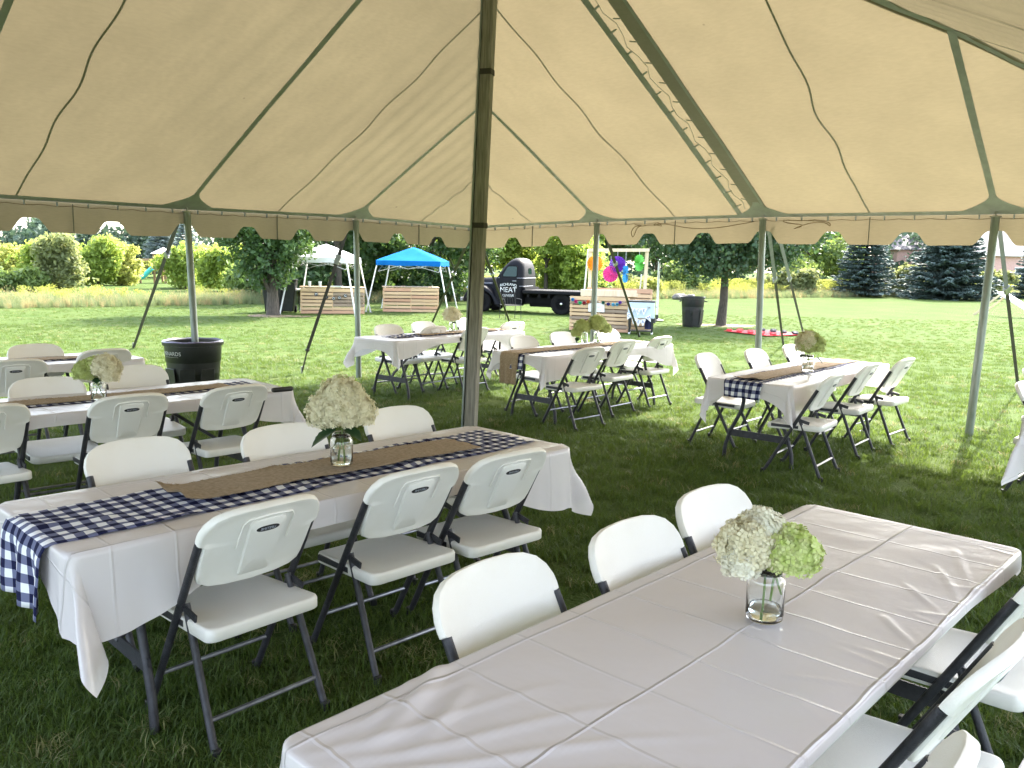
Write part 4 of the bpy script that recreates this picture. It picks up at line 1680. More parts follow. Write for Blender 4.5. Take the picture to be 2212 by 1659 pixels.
# cups and trays on that counter
for px, nm in ((669, 'plastic_cup'), (691.5, 'plastic_cup')):
    q = aty(px, 621.6, a.y + .18)
    q.z = H1 + .019
    mb = MB()
    mb.lathe([(0, 0), (.035, 0), (.052, .17), (.047, .17), (.031, .008), (0, .008)], 16, q)
    tag(mb.build(nm, 'white_paint', None), ('left' if px < 680 else 'right') + ' of two pale cup stacks on the letter-disc counter', 'cup', 'cup stacks on the counter')
q = aty(727, 621, a.y + .35); q.z = H1 + .019
mb = MB()
mb.shell(rounded_outline(.19, -.13, .13, .03, .03, 4), [(.9, 0), (1, .035), (.98, .035), (.86, .006), (.1, .006)], lambda x, y, o: (q.x + x, q.y + y, q.z + o))
tag(mb.build('serving_tray', 'white_paint', None), 'low pale tray lying on the letter-disc counter', 'tray')

a, b = onz(827, 674), onz(951, 673.5)
b.y = a.y + .3; 
T = thing('pallet_counter', 'plain pallet counter under the blue canopy', 'counter', group='pallet counters on the lawn')
H2 = 53.5 / F * a.y
pallet(T, a, b, H2, 7, lambda i, j: ('pallet_red' if (i * 2 + j) % 3 == 0 else 'pallet_new'), seed=5)

# photo-booth counter with frame, right of centre
a, b = onz(1229, 714), onz(1356, 720)
T = thing('pallet_counter', 'weathered pallet counter with pompoms and a white sign', 'counter', group='pallet counters on the lawn')
H3 = 76 / F * a.y
pallet(T, a, b, H3, 9, lambda i, j: ('pallet_red' if i == 0 else 'pallet_old' if (i * 3 + j * 2) % 4 in (1,) else 'pallet_new'), seed=8, top=False, back=False)
CA3, CB3 = a, b
d3 = (b - a).normalized()
n3 = Vector((-d3.y, d3.x, 0))
# a second pallet behind it, standing higher
T2 = thing('pallet_counter', 'taller pallet behind the pompom counter, carrying the frame of fans', 'counter', group='pallet counters on the lawn')
a2, b2 = onz(1252, 700), onz(1397, 706)
a2 = a + n3 * .95 + d3 * .2
b2 = a2 + d3 * ((1397 - 1256) / F * a2.y)
H4 = 90 / F * a2.y
pallet(T2, a2, b2, H4, 9, lambda i, j: 'pallet_red' if i in (8, 4) else 'pallet_new', seed=11, top=False, back=False)
# board bridging the pallets
T3 = thing('plank_shelf', 'pale wide plank lying across two pallets below the fan frame', 'plank')
q0, q1 = aty(1256, 632, a.y + .45), aty(1381, 634.5, a.y + .55)
mb = MB()
for k in range(3):
    pass
mb.bar(q0.lerp(q1, .5) - (q1 - q0) * .5, q1, .30, .17)
bevel(mb.build('board', 'lumber', T3, 0), .004, 1)
mb = MB()
mb.bar(q0.lerp(q1, .02) + Vector((0, .1, -.35)), q0.lerp(q1, .02) + Vector((0, .1, -.07)), .06, .06)
mb.bar(q0.lerp(q1, .98) + Vector((0, .1, -.35)), q0.lerp(q1, .98) + Vector((0, .1, -.07)), .06, .06)
mb.build('batten', 'lumber', T3, 0)
# frame
FR = thing('wooden_frame', 'tall wooden frame hung with bright paper fans', 'frame')
yF = a2.y + .25
dF = d3
def fpt(px, py):
    # point on the frame's own upright plane
    q = aty(px, py, yF)
    return q
xl, xr = fpt(1271.5, 540), fpt(1397, 540)
for px0, px1, mt in ((1276, 1273, 'lumber'), (1398, 1391, 'lumber')):
    mb = MB()
    t_ = fpt(px0, 541)
    bt = fpt(px1, 640); bt.z = .35
    mb.bar(bt, t_, .085, .085, (0, 1, 0))
    bevel(mb.build('frame_post', mt, FR, 0), .004, 1)
mb = MB()
mb.bar(fpt(1271, 540.5) + Vector((0, -.045, 0)), fpt(1402, 540.5) + Vector((0, -.045, 0)), .09, .085)
bevel(mb.build('frame_rail', 'lumber', FR, 0), .004, 1)
mb = MB()
mb.bar(fpt(1271, 541) + Vector((0, .05, .02)), fpt(1263, 640) + Vector((0, .25, 0)), .03, .045)
mb.build('frame_brace', 'white_paint', FR, 0)
mb = MB()
mb.bar(fpt(1386, 595) + Vector((0, .05, .02)), fpt(1384, 640) + Vector((0, .25, 0)), .03, .045)
mb.build('frame_brace', 'white_paint', FR, 0)

def paper_fan(px, py, rpx, squash, m, label):
    c = aty(px, py, yF - .12)
    r = rpx / F * yF
    T = thing('paper_fan', label, 'paper fan', c, 0, 'round paper fans hanging in the frame')
    T.rotation_euler = (PI / 2, 0, math.acos(min(1, squash)) if squash < 1 else random.uniform(-.1, .1))
    n = 40
    vs, fs = [], []
    for i in range(n):
        aa = 2 * PI * i / n
        z = .042 if i % 2 else -.042
        vs.append((.10 * r * math.cos(aa), .10 * r * math.sin(aa), z * .3))
        rr = r * (1 if i % 2 == 0 else .985)
        vs.append((rr * math.cos(aa), rr * math.sin(aa), z))
    for i in range(n):
        j = (i + 1) % n
        fs.append((2 * i, 2 * i + 1, 2 * j + 1, 2 * j))
    mb = MB().add(vs, fs)
    o = mb.build('pleats', m, T, 0)
    mb = MB()
    mb.lathe([(0, -.012), (.11 * r, -.010), (.11 * r, .010), (0, .012)], 16)
    mb.build('hub', m, T, 40)
    inv = (Matrix.Translation(c) @ T.rotation_euler.to_matrix().to_4x4()).inverted()
    top = Vector((c.x, yF - .09, fpt(px, 541).z - .03))
    mb = MB()
    mb.tube([inv @ (c + Vector((0, 0, r))), inv @ top], .004, 5)
    mb.build('string', 'print_white', T)
paper_fan(1285.5, 569, 17, 1.0, 'fan_orange', 'orange pleated paper fan half hidden by a tent pole')
paper_fan(1334, 571, 17.3, 1.0, 'fan_purple', 'purple pleated paper fan crossed by a dark strap')
paper_fan(1319, 592, 17.3, 1.0, 'fan_pink', 'hot pink pleated paper fan hanging lowest')
paper_fan(1351, 592, 18, .38, 'fan_blue', 'blue pleated paper fan turned nearly edge on')
paper_fan(1381, 568, 17.5, .70, 'fan_green', 'green pleated paper fan at the right post')

# pompom garland on the pallet front
PG = thing('pompom_garland', 'string of coloured pompoms across the weathered pallet counter', 'garland', (0, 0, 0))
def p3(px, py, off=.05):
    t = (px - 1229) / (1356 - 1229)
    return aty(px, py, a.y + (b.y - a.y) * t - off)
poms = [(1237, 647, 'pom_blue'), (1244, 651, 'pom_pink'), (1253, 654, 'pom_green'), (1262, 654.4, 'pom_red'), (1270.6, 652, 'pom_orange'), (1281, 647, 'pom_yellow'),
        (1303, 654, 'pom_dark'), (1314, 657, 'pom_navy'), (1324.5, 658, 'pom_aqua'), (1333, 657.7, 'pom_aqua'), (1339.5, 653.7, 'pom_violet')]
for px, py, m in poms:
    c = p3(px, py)
    n = 220
    rg = np.random.default_rng(int(px))
    dd = rg.normal(0, 1, (n, 3)); dd /= np.linalg.norm(dd, axis=1)[:, None]
    rr = .042 * rg.uniform(.8, 1.12, (n, 1))
    e1 = np.cross(dd, rg.normal(0, 1, (n, 3))); e1 /= np.linalg.norm(e1, axis=1)[:, None]
    base_ = np.array(c)
    V = np.stack([base_ + dd * .2 * rr - e1 * .010, base_ + dd * .2 * rr + e1 * .010, base_ + dd * rr + e1 * .008, base_ + dd * rr - e1 * .008], 1).reshape(-1, 3)
    link('pompom', npmesh('pompom', V, np.arange(len(V)).reshape(-1, 4), m), PG)
mb = MB()
mb.tube([p3(1230, 640, .04)] + [p3(x, y, .045) for x, y, _ in poms] + [p3(1350, 652, .04)], .003, 5)
mb.build('string', 'print_white', PG)
# white sign board on the pallet
S = thing('paper_sign', 'white paper sign with faint handwriting pinned to the pallet counter', 'sign', (0, 0, 0))
mb = MB()
q00, q10, q11, q01 = p3(1271, 673, .025), p3(1305.5, 674.5, .025), p3(1305.5, 655.5, .025), p3(1271, 654.5, .025)
nb_ = Vector((-d3.y, d3.x, 0)) * .006
mb.add([q00, q10, q11, q01, q00 + nb_, q10 + nb_, q11 + nb_, q01 + nb_], [(0, 1, 2, 3), (7, 6, 5, 4), (0, 4, 5, 1), (1, 5, 6, 2), (2, 6, 7, 3), (3, 7, 4, 0)])
mb.build('sheet', 'white_paint', S, 0)
for i in range(4):
    mb = MB()
    rr = random.Random(i)
    mb.tube([p3(1276 + k * 2.2 + rr.uniform(-.6, .6), 659.5 + i * 3.9 + rr.uniform(-1.1, 1.1), .030) for k in range(11 if i % 2 else 7)], .004, 5)
    mb.build('handwriting', 'ink_grey', S)

# patio cooler
def cooler():
    c0 = onz(1356, 722)
    c1 = onz(1410, 723.5)
    c2 = onz(1429, 718.5)
    dx = (c1 - c0); w = dx.length
    ang = math.atan2(dx.y, dx.x) - .10
    T = thing('patio_cooler', 'pale blue patio cooler on black legs beside the pallet counter', 'cooler', c0, ang)
    dep = .46
    h0, h1 = .40, .80
    mb = MB(); mb.box((w / 2, dep / 2, (h0 + h1) / 2), (w + .04, dep, h1 - h0)); bevel(mb.build('body', 'cooler_blue', T, 30), .02)
    mb = MB(); mb.box((w / 2, dep / 2, h1 + .018), (w + .07, dep + .03, .035)); bevel(mb.build('lid', 'bin_plastic', T, 30), .012)
    for x in (.03, w - .03):
        for y in (.03, dep - .03):
            mb = MB()
            mb.add([(x - .035, y - .035, h0), (x + .035, y - .035, h0), (x + .035, y + .035, h0), (x - .035, y + .035, h0), (x - .018, y - .018, .05), (x + .018, y - .018, .05), (x + .018, y + .018, .05), (x - .018, y + .018, .05)],
                   [(0, 1, 2, 3), (7, 6, 5, 4), (0, 4, 5, 1), (1, 5, 6, 2), (2, 6, 7, 3), (3, 7, 4, 0)])
            mb.build('leg', 'bin_plastic', T, 0)
            mb = MB(); mb.lathe([(0, .0), (.02, .005), (.028, .025), (.02, .045), (0, .05)], 12, (x, y, 0)); mb.build('caster', 'white_paint', T)
    mb = MB(); mb.box((w / 2, dep / 2, .085), (w - .04, dep - .04, .02)); mb.build('shelf', 'bin_plastic', T, 0)
    mb = MB(); mb.tube([(w + .02, .10, h1 - .10), (w + .06, .12, h1 - .12), (w + .06, dep - .12, h1 - .12), (w + .02, dep - .10, h1 - .10)], .011, 8); mb.build('handle', 'steel', T)
    mb = MB(); mb.box((w * .78, -.02, h1 - .12), (.07, .03, .03)); bevel(mb.build('bottle_opener', 'steel', T, 0), .008)
    mb = MB(); mb.lathe([(0, -.06), (.07, -.06), (.07, .06), (0, .06)], 14, (w - .02, dep - .12, h0 - .06)); mb.build('drain', 'bin_plastic', T)
    # bunting: small triangles with letters
    Bn = thing('letter_bunting', 'paper bunting spelling ICE CREAM across the cooler', 'bunting', (0, 0, 0))
    Mw = Matrix.Translation(c0) @ Matrix.Rotation(ang, 4, 'Z')
    inv = Mw.inverted()
    def on(px, py, y=-.045):
        # meet the plane just before the cooler front
        o = inv @ Vector((0, 0, CAMZ)); dd = inv.to_3x3() @ ray(px, py)
        t = (y - o.y) / dd.y
        return o + dd * t
    fl = [('I', 1364, 671, .0), ('C', 1378, 673, 0), ('E', 1391, 672.5, 0), ('C', 1358.5, 683, .4), ('R', 1369.5, 692, .2), ('E', 1379, 696.5, .05), ('A', 1388.5, 696.5, -.1), ('M', 1402, 688, -.5)]
    for ch, px, py, tw in fl:
        p = on(px, py)
        s = .080
        mb = MB()
        vs = [Vector((-s, 0, s * .9)), Vector((s, 0, s * .9)), Vector((0, 0, -s * 1.25))]
        rt = Matrix.Rotation(tw, 3, 'Y')
        vs = [rt @ v for v in vs]
        vs2 = [Mw @ (p + v) for v in vs] + [Mw @ (p + v + Vector((0, .004, 0))) for v in vs]
        mb.add(vs2, [(0, 2, 1), (3, 4, 5), (0, 1, 4, 3), (1, 2, 5, 4), (2, 0, 3, 5)])
        f_ = mb.build('flag', 'white_paint', Bn, 0)
        t_ = link('letter', text_mesh(ch, .10, 'ink_blue', .001), f_)
        t_.matrix_local = Mw @ Matrix.Translation(p + Vector((0, -.004, .012))) @ Matrix.Rotation(tw, 4, 'Y') @ Matrix.Rotation(PI / 2, 4, 'X')
    mb = MB()
    mb.tube([Mw @ on(x, y) for x, y in ((1357, 664), (1364, 666), (1378, 668), (1391, 667.5), (1402, 663))], .003, 5)
    mb.tube([Mw @ on(x, y) for x, y in ((1356, 676), (1358.5, 678), (1369.5, 687), (1379, 691.5), (1388.5, 691.5), (1402, 683), (1406, 678))], .003, 5)
    mb.build('string', 'print_white', Bn)
    # navy cloth hanging behind
    mb = MB()
    p = on(1400, 694, .2)
    mb.grid(lambda u, v: tuple(Mw @ (p + Vector(((u - .5) * .16, .02 * math.sin(u * 9), .06 - .26 * v)))), 8, 6)
    tag(mb.build('towel', 'navy', None, 180), 'dark navy towel hanging below the cooler', 'towel')
cooler()
# white patio pole behind the cooler
a = onz(1418.5, 694); a = aty(1418.5, 690, a.y); a.z = 0
t = aty(1418, 562, a.y)
mb = MB(); mb.tube([(a.x, a.y, 0), (a.x, a.y, t.z)], .035, 12)
P_ = thing('umbrella_pole', 'bare white pole standing on the lawn right of the cooler', 'pole')
mb.build('pole', 'white_paint', P_)
mb = MB(); mb.lathe([(0, 0), (.22, 0), (.22, .04), (.05, .08), (.05, .2), (0, .2)], 20, (a.x, a.y, 0)); mb.build('pole_base', 'bin_plastic', P_)
mb = MB(); mb.lathe([(0, .0), (.042, .0), (.042, .02), (0, .03)], 12, (a.x, a.y, t.z)); mb.build('pole_cap', 'white_paint', P_)

# ------------------------------------------------------------------ pop-up canopies
def canopy(cpx, eave_px, left_px, right_px, peak_py, Y, m, label, foot_py, legs):
    e = aty(cpx, eave_px, Y)
    l, r = aty(left_px, eave_px, Y), aty(right_px, eave_px, Y + 2.0)
    wd = (r.x - l.x)
    zt = aty(cpx, peak_py, Y + wd / 2).z
    T = thing('pop_up_canopy', label, 'canopy', ((l.x + r.x) / 2, Y + wd / 2, 0), R(-3), 'pop-up canopies over the counters')
    h = wd / 2
    ze = e.z
    mb = MB()
    n = 20
    def top(u, v):
        x, y = (u - .5) * 2, (v - .5) * 2
        q = max(abs(x), abs(y))
        z = ze + .14 + (zt - ze - .14) * (1 - q) ** .94 + .010 * math.sin(x * 9) * math.sin(y * 8) * (1 - q)
        z -= .05 * math.sin(PI * q) * (1 - (min(abs(x), abs(y)) / max(q, 1e-3)) ** 2) * .7
        return (x * h, y * h, z)
    mb.grid(top, n, n)
    mb.build('canopy_top', m, T, 60)
    for k in range(4):
        mb = MB()
        rot = Matrix.Rotation(k * PI / 2, 3, 'Z')
        mb.grid(lambda u, v: tuple(rot @ Vector(((u - .5) * 2 * h, -h - .004 + .010 * math.sin(u * 17 + k) * v, ze + .14 - .16 * v + .01 * math.sin(u * 11) * v))), 20, 3)
        mb.build('canopy_skirt', m, T, 180)
    for sx in (-1, 1):
        for sy in (-1, 1):
            o = legs
            a = Vector((sx * (h - .04), sy * (h - .04), ze + .08))
            b = Vector((sx * (h - .04 + o), sy * (h - .04 + o * .6), 0))
            mb = MB(); mb.bar(a, b, .036, .036, (0, 1, 0)); lg = mb.build('leg', 'white_paint', T, 0)
            mb = MB(); mb.bar(a.lerp(b, .52), b, .028, .028, (0, 1, 0)); 
            mb.box((b.x, b.y, .006), (.10, .10, .012)); mb.build('foot', 'steel', lg, 0)
    for k in range(4):
        rot = Matrix.Rotation(k * PI / 2, 3, 'Z')
        mb = MB()
        for s in (-1, 1):
            mb.bar(rot @ Vector((s * (h - .05), -(h - .06), ze + .05)), rot @ Vector((0, -(h - .06), ze - .12)), .018, .018)
            mb.bar(rot @ Vector((s * (h - .05), -(h - .06), ze - .22)), rot @ Vector((0, -(h - .06), ze + .05)), .018, .018)
        mb.build('truss', 'steel', T, 0)
canopy(704, 566, 628, 780, 527, CA1.y - .4, 'white_fabric', 'white pop-up canopy over the letter-disc counter', 680, .32)
canopy(891, 573, 815, 966, 534, 28.0 - .4, 'blue_fabric', 'bright blue pop-up canopy over the plain pallet counter', 676, .34)

# white folding table left of the first counter
def side_table():
    l, r = onz(628, 679), onz(655, 679)
    y = CA1.y + .5
    a, b = aty(616, 626, y), aty(652, 625, y)
    z = a.z
    T = thing('folding_table', 'white folding table between a tree and the letter-disc counter', 'table')
    mb = MB(); mb.box(((a.x + b.x) / 2, y + .35, z), (b.x - a.x, .74, .05)); bevel(mb.build('tabletop', 'white_paint', T, 0), .01)
    for x in (a.x + .12, b.x - .12):
        for yy in (y + .12, y + .58):
            mb = MB(); mb.tube([(x, yy, 0), (x, yy, z - .02)], .014, 8); mb.build('leg', 'slot_black', T)
        mb = MB(); mb.tube([(x, y + .12, .25), (x, y + .58, .25)], .010, 6); mb.build('crossbar', 'slot_black', T)
side_table()

# ------------------------------------------------------------------ the old flatbed truck
def truck():
    th = R(20)
    wf = onz(1040, 673)                                # near front wheel on the ground
    T = thing('flatbed_truck', 'old matte black flatbed truck with white lettering on its door', 'truck')
    fwd = Vector((-math.cos(th), math.sin(th), 0))
    left = Vector((-math.sin(th), -math.cos(th), 0))
    S = .985
    org = wf - left * .70
    T.matrix_world = Matrix(((fwd.x * S, left.x * S, 0, org.x), (fwd.y * S, left.y * S, 0, org.y), (0, 0, S, 0), (0, 0, 0, 1)))
    PT = 'truck_paint'
    def rrect(xf, xr, hw, rf, rr, n=6):
        pts = []
        def arc(cx, cy, r, t0, t1):
            for i in range(n + 1):
                t = t0 + (t1 - t0) * i / n
                pts.append((cx + r * math.cos(t), cy + r * math.sin(t)))
        arc(xf - rf, hw - rf, rf, PI / 2, 0)
        arc(xf - rf, -hw + rf, rf, 0, -PI / 2)
        arc(xr + rr, -hw + rr, rr, -PI / 2, -PI)
        arc(xr + rr, hw - rr, rr, PI, PI / 2)
        return pts
    # cab: stacked rounded plans
    lev = [(.30, -.50, -1.50, .77, .10, .16), (.60, -.48, -1.52, .79, .10, .18), (.95, -.50, -1.54, .79, .10, .20), (1.20, -.54, -1.54, .775, .12, .22), (1.235, -.56, -1.54, .765, .13, .22),
           (1.40, -.66, -1.53, .735, .15, .23), (1.58, -.78, -1.51, .69, .17, .24), (1.70, -.87, -1.48, .645, .19, .25), (1.79, -.95, -1.43, .585, .20, .23), (1.85, -1.03, -1.37, .49, .16, .17), (1.885, -1.12, -1.30, .32, .08, .09), (1.895, -1.18, -1.24, .12, .02, .02)]
    mb = MB()
    n = None
    for z, xf, xr, hw, rf, rr in lev:
        pts = rrect(xf, xr, hw, rf, rr)
        n = len(pts)
        mb.v += [(x, y, z) for x, y in pts]
    for l in range(len(lev) - 1):
        for k in range(n):
            k2 = (k + 1) % n
            mb.f.append((l * n + k2, l * n + k, (l + 1) * n + k, (l + 1) * n + k2))
    mb.f.append(tuple(range(n)))
    mb.f.append(tuple((len(lev) - 1) * n + k for k in range(n - 1, -1, -1)))
    cab = mb.build('cab', PT, T, 60)
    def side_y(z):
        for (z0, *_a), (z1, *_b) in zip(lev, lev[1:]):
            if z0 <= z <= z1:
                t = (z - z0) / (z1 - z0)
                return _a[2] * (1 - t) + _b[2] * t
        return .7
    def panel(pts, off, name, m, parent, th_=.012):
        """patch on the cab side following its slope; pts (x, z)"""
        mb = MB()
        for s in (0, 1):
            for x, z in pts:
                mb.v.append((x, side_y(z) + off - th_ * s, z))
        k = len(pts)
        mb.f.append(tuple(range(k)))
        mb.f.append(tuple(range(2 * k - 1, k - 1, -1)))
        for i in range(k):
            j = (i + 1) % k
            mb.f.append((i, i + k, j + k, j))
        return mb.build(name, m, parent, 30)
    # door window with frame
    win = [(-.83, 1.255), (-1.27, 1.255), (-1.305, 1.29), (-1.295, 1.56), (-1.26, 1.60), (-1.00, 1.60), (-.95, 1.575), (-.81, 1.31), (-.81, 1.27)]
    fr = [(-.77, 1.225), (-1.30, 1.225), (-1.345, 1.27), (-1.335, 1.58), (-1.28, 1.645), (-.98, 1.645), (-.92, 1.61), (-.755, 1.31), (-.75, 1.245)]
    wf_ = panel(fr, .006, 'window_frame', 'under_black', cab)
    panel(win, .011, 'side_window', 'truck_glass', cab)
    # door seams
    for pts in ([(-.70, .36), (-.70, 1.20), (-.71, 1.30)], [(-1.36, .36), (-1.37, .9), (-1.37, 1.22)]):
        mb = MB(); mb.tube([(x, side_y(z) + .001, z) for x, z in pts], .006, 6); mb.build('door_seam', 'under_black', cab)
    for z, m, r in ((1.205, 'truck_trim', .010),):
        mb = MB()
        pts = rrect(-.56, -1.545, .776, .13, .22)
        mb.tube([(x, y * 1.005, z) for x, y in pts] , r, 6); mb.build('belt_molding', m, cab)
    mb = MB(); mb.tube([(-1.42, .79, .93), (-1.545, .70, .93), (-1.55, .30, .93), (-1.55, -.3, .93)], .009, 6); mb.build('trim_bar', 'truck_trim', cab)
    mb = MB(); mb.tube([(-1.16, .80, 1.10), (-1.18, .835, 1.10), (-1.31, .835, 1.105), (-1.32, .83, 1.105)], .011, 8); mb.build('door_handle', 'chrome', cab)
    # rear window, oval
    mb = MB()
    el = [(.17 * math.cos(t) * (1.0), .0 + .125 * math.sin(t)) for t in [2 * PI * i / 28 for i in range(28)]]
    el = [(math.copysign(abs(x / .17) ** .75, x) * .17, math.copysign(abs(z / .125) ** .75, z) * .125) for x, z in el]
    mb.shell(el, [(1.14, .0), (1.14, .012), (1.06, .016), (.1, .016)], lambda x, z, o: (-1.515 - o + .0 - (1.40 - 1.40) + .11 * (z / .9) * 0, x, 1.42 + z)); mb.build('rear_window_seal', 'under_black', cab, 40)
    mb = MB()
    mb.shell(el, [(1.0, .012), (1.0, .019), (.1, .019)], lambda x, z, o: (-1.515 - o, x, 1.42 + z)); mb.build('rear_window', 'truck_glass', cab, 40)
    # split windscreen
    for s in (-1, 1):
        mb = MB()
        def ws(u, v):
            z = 1.27 + .32 * v
            xf = -.575 - (z - 1.235) * .64 + .012
            return (xf - .06 * u * u, s * (.02 + .50 * u), z)
        mb.grid(ws, 6, 4); o = mb.build('windscreen', 'truck_glass', cab, 180)
        md = o.modifiers.new('thickness', 'SOLIDIFY'); md.thickness = .012
    # lettering on the door, read from the near side
    def lettering(s, size, x, z, arc=0.0):
        me = text_mesh(s, size, 'print_white', .002)
        for v in me.vertices:
            v.co.y += -arc * v.co.x ** 2
        o = link('lettering', me, cab)
        y = side_y(z) + .006
        o.matrix_local = Matrix(((-1, 0, 0, x), (0, 0, 1, y), (0, 1, 0, z), (0, 0, 0, 1)))
        return o
    lettering('RICHLAND', .125, -1.02, .985, .55)
    lettering('MEAT', .245, -1.02, .79)
    lettering('CENTER', .115, -1.02, .595, -.2)
    me = text_mesh('1', .08, 'print_white', .002)
    # hood
    mb = MB()
    hs = [(-.58, .60, .34, 1.235), (-.30, .55, .34, 1.22), (.10, .47, .34, 1.195), (.40, .39, .36, 1.165), (.56, .30, .42, 1.10), (.62, .20, .5, 1.0)]
    nn_ = 18
    for x, hw, z0, z1 in hs:
        for i in range(nn_ + 1):
            t = PI * i / nn_
            y = hw * math.copysign(abs(math.cos(t)) ** .55, math.cos(t))
            z = z0 + (z1 - z0) * (abs(math.sin(t)) ** .45)
            mb.v.append((x, y, z))
    for l in range(len(hs) - 1):
        for k in range(nn_):
            a = l * (nn_ + 1) + k
            mb.f.append((a, a + 1, a + nn_ + 2, a + nn_ + 1))
    mb.f.append(tuple((len(hs) - 1) * (nn_ + 1) + k for k in range(nn_ + 1)))
    hood = mb.build('hood', PT, T, 60)
    for z in (.98, 1.02):
        mb = MB(); mb.tube([(-.34, .56, z), (.02, .50, z)], .007, 6); mb.build('hood_trim', 'truck_trim', hood)
    mb = MB()
    for i in range(8):
        mb.bar((.63 - .01 * abs(i - 4), -.17, .55 + i * .06), (.63 - .01 * abs(i - 4), .17, .55 + i * .06), .02, .022)
    mb.build('grille', 'truck_trim', T, 0)
    # front fenders
    for s in (-1, 1):
        mb = MB()
        cr = []
        N_ = 26
        for i in range(N_ + 1):
            t = i / N_
            a = PI * (1 - t) * 1.0
            # outer (top) curve and arch curve, front -> rear
            if t < .5:
                ax_ = math.cos(t * PI)                  # 1 -> 0
                ox = .02 + .68 * ax_
                oz = .44 + .49 * (1 - abs(ax_) ** 2.3) ** .6 if abs(ax_) < 1 else .44
            else:
                q = (t - .5) / .5
                ox = .02 - .78 * q ** 1.05
                oz = .93 - .66 * q ** 2.1
            ang = PI * t
            axx, azz = .44 * math.cos(ang), .36 + .42 * math.sin(ang)
            if t > .5:
                q = (t - .5) / .5
                axx = -.44 * math.sin(q * PI / 2) - .1 * q
                azz = .36 + .42 * math.cos(q * PI / 2) - .08 * q
            cr.append((ox, oz, axx, azz))
        ys = [(.40, 0.0, 0.0), (.60, 0.0, .01), (.72, .02, .015), (.80, .10, .05), (.835, .30, .10), (.835, 1.0, .10)]
        for (y, mixv, drop) in ys:
            for ox, oz, axx, azz in cr:
                mb.v.append((ox * (1 - mixv) + axx * mixv, s * y, oz * (1 - mixv) + azz * mixv - drop * (1 - mixv)))
        m_ = N_ + 1
        for l in range(len(ys) - 1):
            for k in range(N_):
                f = (l * m_ + k, l * m_ + k + 1, (l + 1) * m_ + k + 1, (l + 1) * m_ + k)
                mb.f.append(f if s < 0 else f[::-1])
        fo = mb.build('front_fender', PT, T, 60)
        mb = MB(); mb.lathe([(0, .0), (.095, .0), (.10, .03), (.075, .13), (0, .16)], 18)
        hl = mb.build('headlight', 'chrome', T, 60)
        hl.matrix_local = Matrix.Translation((.52, s * .60, .80)) @ Matrix.Rotation(-PI / 2, 4, 'Y') @ Matrix.Translation((0, 0, -.06))
        # running board
        mb = MB(); mb.box((-1.05, s * .76, .285), (1.0, .26, .035)); bevel(mb.build('running_board', 'under_black', T, 0), .01)
    # bumper
    mb = MB(); mb.bar((.80, -.72, .42), (.80, .72, .42), .04, .12); mb.bar((.80, .72, .42), (.70, .86, .42), .04, .11); mb.bar((.80, -.72, .42), (.70, -.86, .42), .04, .11)
    bevel(mb.build('bumper', 'truck_trim', T, 0), .012)
    # frame and bed
    mb = MB()
    for s in (-1, 1):
        mb.box((-1.75, s * .40, .45), (4.3, .08, .20))
    mb.build('chassis_rail', 'under_black', T, 0)
    mb = MB()
    mb.box((-2.1, 0, .35), (.9, .7, .25))
    mb.tube([(-1.6, .0, .36), (-3.1, 0, .36)], .05, 10)
    bevel(mb.build('fuel_tank', 'under_black', T, 30), .04)
    mb = MB(); mb.box((-3.05, 0, .745), (2.98, 1.72, .10)); bevel(mb.build('flatbed', PT, T, 0), .012)
    for i in range(8):
        mb = MB(); mb.box((-3.05, -.74 + i * .211, .802), (2.96, .196, .014)); bevel(mb.build('bed_plank', 'under_black', T, 0), .003, 1)
    for x in (-1.75, -2.15, -2.5, -3.5, -3.9, -4.4):
        mb = MB(); mb.box((x, 0, .63), (.08, 1.6, .13)); mb.build('bed_crossmember', 'under_black', T, 0)
    mb = MB(); mb.box((-1.60, 0, .84), (.05, 1.5, .10)); mb.build('headboard', PT, T, 0)
    # wheels
    def wheel(x, y, s, r, dual=False):
        prof = [(.20, -.10), (.24, -.105), (r - .05, -.115), (r - .012, -.09), (r, -.05), (r, .05), (r - .012, .09), (r - .05, .115), (.24, .105), (.20, .10)]
        mb = MB(); mb.lathe(prof, 40)
        w = mb.build('wheel', 'rubber', T, 40)
        w.matrix_local = Matrix.Translation((x, y, r - .01)) @ Matrix.Rotation(-PI / 2 * s, 4, 'X')
        mb = MB(); mb.lathe([(.205, .10), (.20, .075), (.16, .04), (.13, .055), (.085, .06), (0, .06)], 32)
        mb.build('rim', PT, w, 40)
        mb = MB(); mb.lathe([(.068, .058), (.064, .08), (.045, .10), (.015, .112), (0, .112)], 20); mb.build('hub_cap', 'chrome', w, 50)
        for i in range(6):
            a = i * PI / 3
            mb = MB(); mb.lathe([(0, .055), (.014, .055), (.014, .085), (0, .088)], 8, (.115 * math.cos(a), .115 * math.sin(a), 0)); mb.build('lug_nut', 'chrome', w)
        mb = MB()
        for i in range(36):
            a = 2 * PI * i / 36
            mb.box(((r - .002) * math.cos(a), (r - .002) * math.sin(a), 0), (.016, .032, .17), Matrix.Rotation(a, 3, 'Z'))
        tag(mb.build('tread', 'rubber', w, 0), kind='stuff')
    for s in (-1, 1):
        wheel(0, s * .68, s, .355)
        wheel(-2.93, s * .66, s, .375)
    mb = MB(); mb.tube([(-2.93, -.6, .37), (-2.93, .6, .37)], .05, 10); mb.tube([(0, -.6, .35), (0, .6, .35)], .035, 10); mb.build('axle', 'under_black', T)
truck()

